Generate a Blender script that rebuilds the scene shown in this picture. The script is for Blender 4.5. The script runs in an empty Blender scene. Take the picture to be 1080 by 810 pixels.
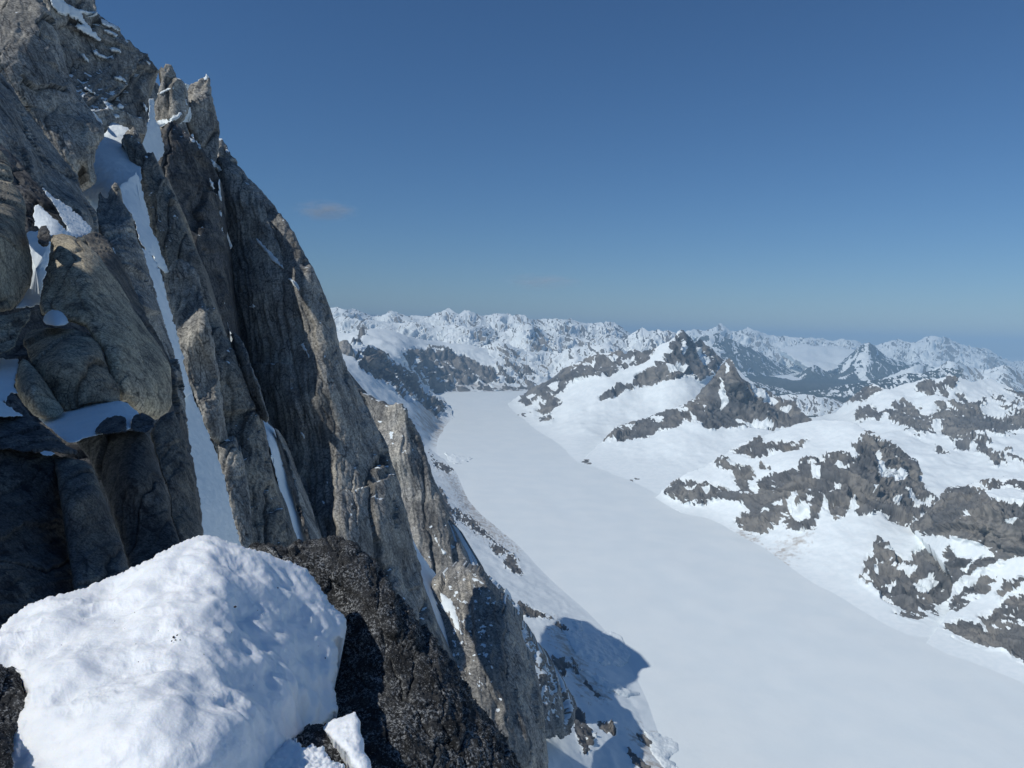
import bpy, math
import numpy as np
from mathutils import Matrix, Vector

# ------------------------------------------------------------------ scene
S = bpy.context.scene
COL = S.collection
F = 770.0                      # focal length in units of a 1080 px wide picture
PITCH, ROLL = math.radians(3.94), math.radians(1.7)
fw = np.array([0, math.cos(PITCH), -math.sin(PITCH)])
r0 = np.array([1.0, 0, 0]); u0 = np.array([0, math.sin(PITCH), math.cos(PITCH)])
rt = math.cos(ROLL) * r0 + math.sin(ROLL) * u0
up = -math.sin(ROLL) * r0 + math.cos(ROLL) * u0
GZ = -800.0                    # glacier surface, the eye is at the origin
SUN_AZ, SUN_EL = math.radians(60), math.radians(45)   # sun stands behind the eye, this far round to the left
SUN = np.array([-math.sin(SUN_AZ) * math.cos(SUN_EL), -math.cos(SUN_AZ) * math.cos(SUN_EL), math.sin(SUN_EL)])


def ray(px, py):
    px = np.asarray(px, float); py = np.asarray(py, float)
    return fw + ((px - 540) / F)[..., None] * rt - ((py - 405) / F)[..., None] * up


def gd(px, py, z=GZ):          # distance at which that direction meets the level z
    return float(z / ray(px, py)[2])


# ------------------------------------------------------------------ noise
def _h(ix, iy, iz, seed):
    n = (ix.astype(np.int64) * 374761393 + iy.astype(np.int64) * 668265263 + iz.astype(np.int64) * 2147483647 + seed * 974634777) & 0xFFFFFFFF
    n = ((n ^ (n >> 13)) * 1274126177) & 0xFFFFFFFF
    n = ((n ^ (n >> 15)) * 2246822519) & 0xFFFFFFFF
    return n ^ (n >> 16)


_G = np.array([[1, 1, 0], [-1, 1, 0], [1, -1, 0], [-1, -1, 0], [1, 0, 1], [-1, 0, 1], [1, 0, -1], [-1, 0, -1],
               [0, 1, 1], [0, -1, 1], [0, 1, -1], [0, -1, -1], [1, 1, 0], [-1, 1, 0], [0, -1, 1], [0, -1, -1]], np.float32)


def perlin(p, seed=0):
    i = np.floor(p).astype(np.int64); f = (p - i).astype(np.float32)
    w = f * f * f * (f * (f * 6 - 15) + 10)
    out = 0
    for dx in (0, 1):
        wx = w[..., 0] if dx else 1 - w[..., 0]
        for dy in (0, 1):
            wy = w[..., 1] if dy else 1 - w[..., 1]
            for dz in (0, 1):
                wz = w[..., 2] if dz else 1 - w[..., 2]
                g = _G[_h(i[..., 0] + dx, i[..., 1] + dy, i[..., 2] + dz, seed) & 15]
                out = out + wx * wy * wz * (g[..., 0] * (f[..., 0] - dx) + g[..., 1] * (f[..., 1] - dy) + g[..., 2] * (f[..., 2] - dz))
    return out


def fbm(p, o=4, seed=0, gain=0.5):
    a, s, out = 1.0, 1.0, 0
    for k in range(o):
        out = out + a * perlin(p * s, seed + 17 * k); a *= gain; s *= 2.03
    return out


def ridged(p, o=4, seed=0, gain=0.5):
    a, s, out = 1.0, 1.0, 0
    for k in range(o):
        n = 1 - np.abs(perlin(p * s, seed + 31 * k)) * 2
        out = out + a * n * n; a *= gain; s *= 2.07
    return out


def worley(a, b, seed=0):
    ia, ib = np.floor(a).astype(np.int64), np.floor(b).astype(np.int64)
    f1 = np.full(a.shape, 9.0); f2 = f1.copy(); hid = np.zeros(a.shape, np.int64); da = f1 * 0; db = f1 * 0
    z = np.zeros_like(ia)
    for dx in (-1, 0, 1):
        for dy in (-1, 0, 1):
            h = _h(ia + dx, ib + dy, z, seed)
            ca = ia + dx + 0.1 + 0.8 * (h & 1023) / 1023; cb = ib + dy + 0.1 + 0.8 * ((h >> 10) & 1023) / 1023
            d = np.hypot(a - ca, b - cb)
            near = d < f1
            f2 = np.where(near, f1, np.minimum(f2, d))
            hid = np.where(near, h, hid); da = np.where(near, a - ca, da); db = np.where(near, b - cb, db)
            f1 = np.where(near, d, f1)
    q = hid * 2654435761 & 0xFFFFFFFF
    return f1, f2, (q & 1023) / 1023 - .5, ((q >> 10) & 1023) / 1023 - .5, ((q >> 20) & 1023) / 1023 - .5, da, db


def columns(h, v, L_, seed):
    """steep joint-bounded columns: per column offset, tilt, distance to its edge; broken along v into lengths of about L_."""
    i = np.floor(h).astype(np.int64); z = np.zeros_like(i)
    def edge(k): return k + .7 * ((_h(k, z, z, seed) & 1023) / 1023 - .5)
    e0 = edge(i); i = np.where(h < e0, i - 1, i); i = np.where(h >= edge(i + 1), i + 1, i)
    a, b = edge(i), edge(i + 1)
    ph = ((_h(i, z, z, seed + 5) & 1023) / 1023)
    w = v / (L_ * (.5 + ph)) + ph * 9
    j = np.floor(w).astype(np.int64)
    q = _h(i, j, z, seed + 9); f = lambda n: ((q >> n) & 1023) / 1023 - .5
    c = (h - a) / (b - a) - .5
    ev = np.minimum(w - j, 1 - (w - j)) * L_ * (.5 + ph)
    eh = np.minimum(h - a, b - h)
    return f(0), f(10), f(20), c, eh, ev, (w - j) - .5


def grid_normals(P):
    du = np.gradient(P, axis=1); dv = np.gradient(P, axis=0)
    n = np.cross(du, dv); n /= np.maximum(np.linalg.norm(n, axis=-1, keepdims=True), 1e-12)
    return np.where((n * P).sum(-1, keepdims=True) > 0, -n, n)


def sm(a, b, x):
    t = np.clip((x - a) / (b - a), 0, 1)
    return t * t * (3 - 2 * t)


def blur(a, k=1):
    for _ in range(k):
        b = np.pad(a, [(1, 1), (1, 1)] + [(0, 0)] * (a.ndim - 2), mode='edge')
        a = (b[1:-1, 1:-1] * 4 + (b[:-2, 1:-1] + b[2:, 1:-1] + b[1:-1, :-2] + b[1:-1, 2:]) * 2 + b[:-2, :-2] + b[:-2, 2:] + b[2:, :-2] + b[2:, 2:]) / 16
    return a


# ------------------------------------------------------------------ outlines and depth
def sdf(poly, X, Y):           # > 0 inside
    poly = np.asarray(poly, float); n = len(poly)
    d = np.full(X.shape, 1e9); ins = np.zeros(X.shape, bool)
    for k in range(n):
        (x1, y1), (x2, y2) = poly[k], poly[(k + 1) % n]
        ex, ey = x2 - x1, y2 - y1
        t = np.clip(((X - x1) * ex + (Y - y1) * ey) / (ex * ex + ey * ey + 1e-9), 0, 1)
        d = np.minimum(d, (X - x1 - t * ex) ** 2 + (Y - y1 - t * ey) ** 2)
        if y1 != y2:
            c = ((Y >= y1) != (Y >= y2)) & (X < x1 + (Y - y1) * ex / ey)
            ins ^= c
    d = np.sqrt(d)
    return np.where(ins, d, -d)


def depth_field(ctrl, X, Y, c=25.0):   # planes stay planes: 1/distance is interpolated
    ctrl = np.asarray(ctrl, float)
    p = ctrl[:, :2]; v = 1 / ctrl[:, 2]; n = len(p)
    if n < 3:
        w = v.mean(); return np.full(X.shape, 1 / w)
    k = lambda a, b: np.sqrt((a[..., 0] - b[..., 0]) ** 2 + (a[..., 1] - b[..., 1]) ** 2 + c * c)
    A = np.zeros((n + 3, n + 3)); A[:n, :n] = k(p[:, None], p[None]) ; A[:n, n] = 1; A[:n, n + 1:] = p / 500; A[n, :n] = 1; A[n + 1:, :n] = p.T / 500
    A[:n, :n] += np.eye(n) * -0.02
    w = np.linalg.lstsq(A, np.r_[v, 0, 0, 0], rcond=None)[0]
    out = w[n] + (w[n + 1] * X + w[n + 2] * Y) / 500
    for i in range(n):
        out = out + w[i] * np.sqrt((X - p[i, 0]) ** 2 + (Y - p[i, 1]) ** 2 + c * c)
    return 1 / np.clip(out, v.min() * .72, v.max() * 1.35)


ZB = np.full((900, 1200), 1e9)   # nearest distance built so far (rows y+40, columns x+60), used to rest snow on rock
VIEWED = []


def mesh_object(name, V, Q, mat, attrs=None, parent=None, smooth=True, tri=None):
    V = np.asarray(V, float)
    base = np.array([V[:, 0].mean(), V[:, 1].mean(), V[:, 2].min()]) if parent is None else np.array(parent['_base'])
    me = bpy.data.meshes.new(name)
    nt = 0 if tri is None else len(tri)
    me.vertices.add(len(V)); me.vertices.foreach_set('co', (V - base).astype(np.float32).ravel())
    me.loops.add(len(Q) * 4 + nt * 3)
    li = np.asarray(Q).ravel() if nt == 0 else np.r_[np.asarray(Q).ravel(), np.asarray(tri).ravel()]
    me.loops.foreach_set('vertex_index', li.astype(np.int32))
    me.polygons.add(len(Q) + nt)
    st = np.arange(len(Q)) * 4
    if nt: st = np.r_[st, len(Q) * 4 + np.arange(nt) * 3]
    me.polygons.foreach_set('loop_start', st.astype(np.int32))
    me.polygons.foreach_set('use_smooth', np.full(len(Q) + nt, smooth))
    me.update(calc_edges=True); me.validate()
    for k, v in (attrs or {}).items():
        a = me.attributes.new(k, 'FLOAT', 'POINT'); a.data.foreach_set('value', np.asarray(v, np.float32))
    me.materials.append(mat)
    o = bpy.data.objects.new(name, me); COL.objects.link(o)
    if parent is None:
        o.location = base; o['_base'] = [float(x) for x in base]
    else:
        o.parent = parent
    return o


def tag(o, label, cat, group=None, kind=None):
    o['label'] = label; o['category'] = cat
    if group: o['group'] = group
    if kind: o['kind'] = kind
    return o


def relief(name, poly, ctrl, mat, step=1.3, edge=(0.0, 0.0), bulge=(10, 0.0), surf=None, thick=None, drop=0.0, post=None, on=None, c=25.0,
           cap=True, split=None, apron=0.0):
    """A solid whose outline, seen from the ledge, is poly; ctrl = (x, y, distance) points its front runs through; bulge = (width, metres)
    rounds its rim away from the eye; surf(P, N, ctx) gives the relief along the normal in metres and the vertex attributes."""
    poly = np.asarray(poly, float)
    x0, y0 = poly.min(0) - 3 * step; x1, y1 = poly.max(0) + 3 * step
    xs = np.arange(x0, x1 + step, step); ys = np.arange(y0, y1 + step, step)
    X, Y = np.meshgrid(xs, ys)
    s = sdf(poly, X, Y)
    if edge[0]:
        q = np.stack([X / edge[1], Y / edge[1], X * 0 + len(poly) * 3.7], -1)
        s = s + edge[0] * fbm(q, 4, 5, .6)
    gy, gx = np.gradient(s, step)
    gl = np.maximum(np.hypot(gx, gy), .3)
    out = s <= 0
    Xp = np.where(out, X - np.clip(s, -2 * step, 0) * gx / gl ** 2, X); Yp = np.where(out, Y - np.clip(s, -2 * step, 0) * gy / gl ** 2, Y)
    sp = np.maximum(s, 0)
    if on is not None:                                   # rest on what is already there
        Z = ZB[np.clip(np.round(Yp + 40).astype(int), 0, 899), np.clip(np.round(Xp + 60).astype(int), 0, 1199)].copy()
        med = np.median(Z[~out & (Z < 1e8)]) if (~out & (Z < 1e8)).any() else 100.
        Z = np.where(Z > 1e8, med, Z); cl = on[2] if len(on) > 2 else .05; Z = np.clip(Z, med * (1 - cl), med * (1 + cl))
        D = blur(Z, on[0]) - on[1] * med / F
    else:
        D = depth_field(ctrl, Xp, Yp, c)
    if apron:                                            # slopes run out gently on to the glacier
        rz = ray(Xp, Yp)[..., 2]; hg = D * rz - GZ
        h2 = np.where(hg > 0, hg * (1 - np.exp(-np.maximum(hg, 0) / apron)), hg) - 3.5 * np.exp(-np.maximum(hg, 0) / 60)
        D = D + ((GZ + h2) / np.minimum(rz, -.03) - D) * sm(-.035, -.06, rz)
    t = np.clip(sp / bulge[0], 0, 1)
    prof = np.sqrt(np.maximum(1 - (1 - t) ** 2, 0))
    D = D + bulge[1] * (1 - prof)
    P = ray(Xp, Yp) * D[..., None]
    def normals(P):
        du = np.gradient(P, axis=1); dv = np.gradient(P, axis=0)
        N = np.cross(du, dv); N /= np.maximum(np.linalg.norm(N, axis=-1, keepdims=True), 1e-12)
        return np.where((N * P).sum(-1, keepdims=True) > 0, -N, N)
    ctx = dict(X=Xp, Y=Yp, s=sp, D=D, m=float(np.median(D[~out])) / F)
    attrs = {}
    if surf is not None:
        disp, attrs = surf(P, normals(blur(P, 2)), ctx)
        N = normals(blur(P, 3))
        P = P + N * disp[..., None]
    if post is not None:
        attrs.update(post(P, normals(blur(P, 1)), ctx))
    cell = ~(out[:-1, :-1] & out[1:, :-1] & out[:-1, 1:] & out[1:, 1:])
    idx = np.arange(X.size).reshape(X.shape)
    quads = np.stack([idx[:-1, :-1], idx[1:, :-1], idx[1:, 1:], idx[:-1, 1:]], -1)[cell]
    # nearest-distance record
    fwd = P @ fw
    gx0, gx1 = int(math.ceil(x0)), int(x1); gy0, gy1 = int(math.ceil(y0)), int(y1)
    for yy in range(max(gy0, -40), min(gy1, 859)):
        r_ = int(round((yy - y0) / step)); r_ = min(r_, len(ys) - 1)
        cx = np.arange(max(gx0, -60), min(gx1, 1139)); ci = np.clip(np.round((cx - x0) / step).astype(int), 0, len(xs) - 1)
        ok = s[r_, ci] > 0
        row = ZB[yy + 40, cx + 60]; ZB[yy + 40, cx + 60] = np.where(ok, np.minimum(row, fwd[r_, ci]), row)
    Pf = P.reshape(-1, 3)
    # rim edges -> sides running back
    e = np.concatenate([quads[:, [0, 1]], quads[:, [1, 2]], quads[:, [2, 3]], quads[:, [3, 0]]])
    key = np.minimum(e[:, 0], e[:, 1]) * X.size + np.maximum(e[:, 0], e[:, 1])
    _, first, cnt = np.unique(key, return_index=True, return_counts=True)
    rim = e[first[cnt == 1]]
    if thick is None: thick = 40 * ctx['m']
    rv = np.unique(rim)
    cen = Pf[rv].mean(0)
    away = cen * [1, 1, 0]; away /= np.linalg.norm(away)
    rings = []
    for k, (tt, sh) in enumerate(((.35, .03), (1.0, .25))):
        R = Pf[rv] + away * thick * tt
        lat = R - (cen + away * thick * tt)
        R = R - lat * sh * (1 if drop == 0 else .0)
        R[:, 2] -= drop * thick * tt
        rings.append(R)
    remap = np.full(X.size, -1); used = np.unique(quads); remap[used] = np.arange(len(used))
    nv = len(used); V = np.concatenate([Pf[used]] + rings)
    rmap = np.full(X.size, -1); rmap[rv] = np.arange(len(rv))
    q1 = np.stack([remap[rim[:, 1]], remap[rim[:, 0]], nv + rmap[rim[:, 0]], nv + rmap[rim[:, 1]]], -1)
    q2 = q1 * 0; q2[:, 0] = nv + rmap[rim[:, 1]]; q2[:, 1] = nv + rmap[rim[:, 0]]; q2[:, 2] = nv + len(rv) + rmap[rim[:, 0]]; q2[:, 3] = nv + len(rv) + rmap[rim[:, 1]]
    tri = None
    if cap:
        V = np.concatenate([V, rings[1].mean(0)[None]])
        tri = np.stack([q2[:, 3], q2[:, 2], np.full(len(q2), len(V) - 1)], -1)
    A = {}
    for k, v in attrs.items():
        vf = np.asarray(v).ravel()
        A[k] = np.concatenate([vf[used], vf[rv], vf[rv], np.zeros(1 if cap else 0) + vf.mean()])
    front = remap[quads]
    if split is None:
        return mesh_object(name, V, np.concatenate([front, q1, q2]), mat, A, tri=tri)
    # parts: split(ctx, attrs) gives an integer per grid vertex, 0 = the thing's own mesh
    lab = split(ctx, attrs).ravel()
    fl = np.median(np.stack([lab[quads[:, k]] for k in range(4)], -1), -1).astype(int) if False else np.stack([lab[quads[:, k]] for k in range(4)], -1).max(-1)
    def sub(fq, tri_, nm, m, parent):
        u = np.unique(np.concatenate([fq.ravel(), tri_.ravel()]) if tri_ is not None else fq)
        rm = np.full(len(V), -1); rm[u] = np.arange(len(u))
        return mesh_object(nm, V[u], rm[fq], m, {k: a[u] for k, a in A.items()}, parent=parent, tri=None if tri_ is None else rm[tri_])
    o = sub(np.concatenate([front[fl == 0], q1, q2]), tri, name, mat, None)
    for k in range(1, int(fl.max()) + 1):
        if (fl == k).sum() > 6:
            sub(front[fl == k], None, 'rock_face', mat, o)
    return o


# ------------------------------------------------------------------ materials
def nodes(name):
    m = bpy.data.materials.new(name); m.use_nodes = True
    nt = m.node_tree; b = nt.nodes['Principled BSDF']
    return m, nt, b


def N(nt, typ, **kw):
    n = nt.nodes.new(typ)
    for k, v in kw.items():
        if k in n.inputs: n.inputs[k].default_value = v
        else: setattr(n, k, v)
    return n


def L(nt, a, b): nt.links.new(a, b)


def mixc(nt, fac, a, b, mode='MIX'):
    n = nt.nodes.new('ShaderNodeMix'); n.data_type = 'RGBA'; n.blend_type = mode
    for sock, v in ((n.inputs[0], fac), (n.inputs[6], a), (n.inputs[7], b)):
        if hasattr(v, 'is_linked'): L(nt, v, sock)
        else: sock.default_value = v if not isinstance(v, tuple) else (*v, 1)
    return n.outputs[2]


def ramp(nt, x, lo, hi, a=0.0, b=1.0):
    n = nt.nodes.new('ShaderNodeMapRange'); n.interpolation_type = 'SMOOTHSTEP'
    L(nt, x, n.inputs[0]); n.inputs[1].default_value = lo; n.inputs[2].default_value = hi; n.inputs[3].default_value = a; n.inputs[4].default_value = b
    return n.outputs[0]


def math_(nt, op, a, b):
    n = nt.nodes.new('ShaderNodeMath'); n.operation = op
    for i, v in enumerate((a, b)):
        if hasattr(v, 'is_linked'): L(nt, v, n.inputs[i])
        else: n.inputs[i].default_value = v
    return n.outputs[0]


def coords(nt, s, lean=0.0, stretch=1.0):
    g = nt.nodes.new('ShaderNodeNewGeometry')
    x = N(nt, 'ShaderNodeSeparateXYZ'); L(nt, g.outputs['Position'], x.inputs[0])
    h = math_(nt, 'ADD', x.outputs[0], math_(nt, 'MULTIPLY', x.outputs[2], lean))
    cx = N(nt, 'ShaderNodeCombineXYZ')
    L(nt, math_(nt, 'DIVIDE', h, s), cx.inputs[0]); L(nt, math_(nt, 'DIVIDE', x.outputs[1], s), cx.inputs[1]); L(nt, math_(nt, 'DIVIDE', x.outputs[2], s * stretch), cx.inputs[2])
    return cx.outputs[0]


def noise(nt, vec, scale, detail=5, rough=.55):
    n = N(nt, 'ShaderNodeTexNoise', Scale=scale, Detail=detail, Roughness=rough); L(nt, vec, n.inputs['Vector'])
    return n.outputs['Fac']


def attr(nt, name):
    a = nt.nodes.new('ShaderNodeAttribute'); a.attribute_name = name
    return a.outputs['Fac']


SNOW = (.80, .86, .87)
_gm = {}


def granite(s, warm=(.45, .42, .36), grey=(.34, .33, .305), dark=(.055, .055, .057), darkness=.5, lean=.2, stretch=8.0, bump=.22, snow=True, speck=0.0):
    """s = size in metres of the visible mineral and crack pattern."""
    key = (round(s, 4), warm, grey, dark, darkness, lean, stretch, bump, snow, speck)
    if key in _gm: return _gm[key]
    m, nt, b = nodes('granite')
    iso = coords(nt, s); st = coords(nt, s, lean, stretch)
    n1 = noise(nt, iso, .35, 4); n2 = noise(nt, st, 1.0, 6, .6); n3 = noise(nt, iso, 4.0, 4, .7); n4 = noise(nt, st, .45, 5, .62)
    c = mixc(nt, ramp(nt, n1, .38, .62), warm, grey)
    tone = attr(nt, 'tone')
    c = mixc(nt, ramp(nt, tone, -.5, .5, .0, .75), c, tuple(x * .55 for x in grey))
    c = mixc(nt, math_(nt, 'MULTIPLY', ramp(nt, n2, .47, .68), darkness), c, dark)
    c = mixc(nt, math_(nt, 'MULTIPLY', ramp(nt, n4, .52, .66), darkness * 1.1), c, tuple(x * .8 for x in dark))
    vo = N(nt, 'ShaderNodeTexVoronoi', feature='DISTANCE_TO_EDGE', Scale=.8); 
    wv = N(nt, 'ShaderNodeVectorMath', operation='ADD'); L(nt, st, wv.inputs[0])
    nz = N(nt, 'ShaderNodeTexNoise', Scale=1.3, Detail=3.0); L(nt, iso, nz.inputs['Vector'])
    sc = N(nt, 'ShaderNodeVectorMath', operation='SCALE'); L(nt, nz.outputs['Color'], sc.inputs[0]); sc.inputs['Scale'].default_value = .3
    L(nt, sc.outputs[0], wv.inputs[1]); L(nt, wv.outputs[0], vo.inputs['Vector'])
    cr = ramp(nt, vo.outputs['Distance'], .0, .05, .75, .0)
    cr = math_(nt, 'MULTIPLY', cr, ramp(nt, n1, .35, .6))
    cr = math_(nt, 'MAXIMUM', cr, math_(nt, 'MULTIPLY', attr(nt, 'crack'), .85))
    c = mixc(nt, cr, c, tuple(x * .5 for x in dark))
    c = mixc(nt, .7, c, mixc(nt, 1.0, c, mixc(nt, ramp(nt, n3, .34, .66), (.3, .3, .31), (1.55, 1.55, 1.52)), 'MULTIPLY'))
    rough = .9
    if snow:
        sn = math_(nt, 'ADD', attr(nt, 'snow'), math_(nt, 'MULTIPLY', math_(nt, 'SUBTRACT', noise(nt, iso, 2.5, 4), .5), .6))
        c = mixc(nt, ramp(nt, sn, .46, .56), c, SNOW)
    L(nt, c, b.inputs['Base Color']); b.inputs['Roughness'].default_value = rough; b.inputs['Specular IOR Level'].default_value = .25
    hgt = math_(nt, 'ADD', math_(nt, 'ADD', math_(nt, 'MULTIPLY', n2, .8), math_(nt, 'MULTIPLY', n3, .3)), math_(nt, 'MULTIPLY', cr, -.5))
    bp = N(nt, 'ShaderNodeBump', Strength=bump, Distance=s * .5); L(nt, hgt, bp.inputs['Height']); L(nt, bp.outputs[0], b.inputs['Normal'])
    _gm[key] = m
    return m


def snow_mat(s, bump=.25, dirt=0.0, name='snow', col=((.785, .85, .86), (.845, .895, .895))):
    key = ('snow', s, bump, dirt, col)
    if key in _gm: return _gm[key]
    m, nt, b = nodes(name)
    iso = coords(nt, s)
    n1 = noise(nt, iso, .5, 5); n2 = noise(nt, iso, 3.0, 5, .65)
    c = mixc(nt, ramp(nt, n1, .35, .65), *col)
    if dirt:
        d = math_(nt, 'MULTIPLY', attr(nt, 'dirt'), ramp(nt, n2, .4, .6, .3, 1.0))
        c = mixc(nt, d, c, (.34, .26, .19))
    L(nt, c, b.inputs['Base Color']); b.inputs['Roughness'].default_value = .55; b.inputs['Specular IOR Level'].default_value = .3
    h = math_(nt, 'ADD', n1, math_(nt, 'MULTIPLY', n2, .3))
    bp = N(nt, 'ShaderNodeBump', Strength=bump, Distance=s * .5); L(nt, h, bp.inputs['Height']); L(nt, bp.outputs[0], b.inputs['Normal'])
    _gm[key] = m
    return m


def mountain_mat(s, warm=(.225, .21, .185), grey=(.135, .134, .131), dark=(.06, .06, .063), name='mountain'):
    """snow with bare rock where the vertex attribute says so; s = metres of the finest pattern."""
    key = ('mt', s, warm, grey)
    if key in _gm: return _gm[key]
    m, nt, b = nodes(name)
    iso = coords(nt, s); st = coords(nt, s, 0.15, 2.5)
    n1 = noise(nt, iso, .025, 4); n2 = noise(nt, st, .16, 7, .6); n3 = noise(nt, iso, 1.3, 5, .65)
    rock = mixc(nt, ramp(nt, n1, .4, .6), grey, warm)
    rock = mixc(nt, math_(nt, 'MULTIPLY', ramp(nt, n2, .46, .62), .55), rock, dark)
    rock = mixc(nt, math_(nt, 'MULTIPLY', attr(nt, 'crack'), .8), rock, tuple(x * .6 for x in dark))
    sn = mixc(nt, ramp(nt, noise(nt, iso, .2, 5), .35, .65), (.785, .85, .86), (.85, .90, .90))
    sn = mixc(nt, math_(nt, 'MULTIPLY', attr(nt, 'dirt'), ramp(nt, n2, .35, .65, .2, .8)), sn, (.36, .29, .22))
    rk = math_(nt, 'ADD', attr(nt, 'rock'), math_(nt, 'MULTIPLY', math_(nt, 'SUBTRACT', n3, .5), .5))
    f = ramp(nt, rk, .44, .54)
    c = mixc(nt, f, sn, rock)
    L(nt, c, b.inputs['Base Color']); b.inputs['Roughness'].default_value = .8; b.inputs['Specular IOR Level'].default_value = .2
    h = math_(nt, 'ADD', math_(nt, 'MULTIPLY', math_(nt, 'MULTIPLY', n2, f), 1.2), math_(nt, 'MULTIPLY', n3, .12))
    bp = N(nt, 'ShaderNodeBump', Strength=.6, Distance=s * .8); L(nt, h, bp.inputs['Height']); L(nt, bp.outputs[0], b.inputs['Normal'])
    _gm[key] = m
    return m


# ------------------------------------------------------------------ surface functions
def rock_surf(cell=16, amp=4.0, lean=.2, stretch=4.5, rough=.25, seed=1, snow=.55, rot=0.0, fine=1.0, dents=0.0, cols=True):
    """Fractured granite: tilted joint-bounded slabs, long steep cracks, rough grain. Sizes in picture units, turned to metres."""
    def f(P, Nn, ctx):
        m = ctx['m']
        warp = fbm(P / (cell * m * 2.2), 3, seed + 3)[..., None] * cell * m * .24
        Q = P + warp
        h = Q[..., 0] * math.cos(rot) + Q[..., 1] * math.sin(rot) + lean * Q[..., 2]
        v = Q[..., 2] - lean * .3 * Q[..., 0]
        d = 0; cr = 0; tone = 0
        if cols:
            wob = .5 * perlin(P / (cell * m * 5) * [1, 1, .6], seed + 31)
            gate = sm(-.25, .35, fbm(P / (cell * m * 2.5), 3, seed + 33))
            fl = np.stack([h / (cell * .95 * m), v / (cell * 13 * m), wob * .6], -1)
            d = d + amp * .62 * m * (ridged(fl, 3, seed + 71, .55) - 1.0) * (.45 + .55 * gate)
            for k, (c, a) in enumerate(((cell * 2.1, amp * 1.7), (cell * .85, amp * .75))):
                o1, o2, o3, cc, eh, ev, vv = columns(h / (c * m) + wob * (1 + k) + k * 3.3, v / (c * m), stretch * (1.5 if k == 0 else 2.2), seed + 50 + k)
                d = d + a * m * (o1 * 1.0 + o2 * 2.0 * cc + o3 * .6 * vv) * (1.25, .35 + .65 * gate)[k]
                ck = np.maximum(np.exp(-eh / (.03, .065)[k]) * (o3 > -.2) * (1, gate)[k], .5 * np.exp(-ev / .03) * (o2 > .15) * gate)
                d = d - a * m * .7 * ck
                cr = np.maximum(cr, ck * (.95, .7)[k]); tone = tone + (o2 * .8, o1 * .6)[k]
        for k, (c, a) in enumerate(((cell * .9, amp * .22), (cell * .2, amp * .14 * fine)) if cols else ((cell * 1.5, amp * 1.5), (cell * .62, amp * .62), (cell * .24, amp * .15 * fine))):
            f1, f2, t1, t2, t3, da, db = worley(h / (c * m) + k * 7.3, v / (c * m * stretch), seed + k)
            d = d + a * m * (t1 * .9 + t2 * 1.6 * da + t3 * .8 * db)
            e = f2 - f1
            ck = np.exp(-e / (.03, .05, .08)[k]) * (t3 > (-.3, -.1, .15)[k])
            d = d - a * m * (.8, .6, .5)[k] * ck
            if k < 2 and not cols:
                cr = np.maximum(cr, ck * (.95, .6)[k]); tone = tone + (t2 * .7, t1 * .5)[k]
        st = P / (cell * m * .5) * [1, 1, .45]
        d = d + rough * m * (fbm(st, 4, seed + 9, .55) * 2.0 + fbm(P / (m * 3.0), 3, seed + 5) * .7)
        if dents: d = d + dents * m * fbm(P / (cell * m * 3), 3, seed + 12)
        tone = tone + fbm(P / (cell * m * 2), 3, seed + 7) * .7
        d = d * (.3 + .7 * sm(0, 4, ctx['s']))
        return d, dict(crack=cr, tone=tone, snow=np.zeros(d.shape))
    def post(P, Nn, ctx):
        m = ctx['m']
        n = fbm(P / (m * 9), 4, seed + 21, .6)
        s = sm(snow, snow + .2, Nn[..., 2] + n * .4 - .14)
        return dict(snow=s * .95)
    return dict(surf=f, post=post if snow < 5 else None)


def snow_surf(amp=.5, size=14, seed=2, fine=.15):
    def f(P, Nn, ctx):
        m = ctx['m']
        rill = ridged(np.stack([(P[..., 0] + .25 * P[..., 2]) / (size * .5 * m), P[..., 1] / (size * m), P[..., 2] / (size * 5 * m)], -1), 3, seed + 9) - 1
        return amp * m * 1.3 * fbm(P / (size * m), 4, seed, .5) + amp * .55 * m * rill + fine * m * fbm(P / (m * 3), 3, seed + 4), dict(dirt=np.zeros(P.shape[:-1]))
    return dict(surf=f)


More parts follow.
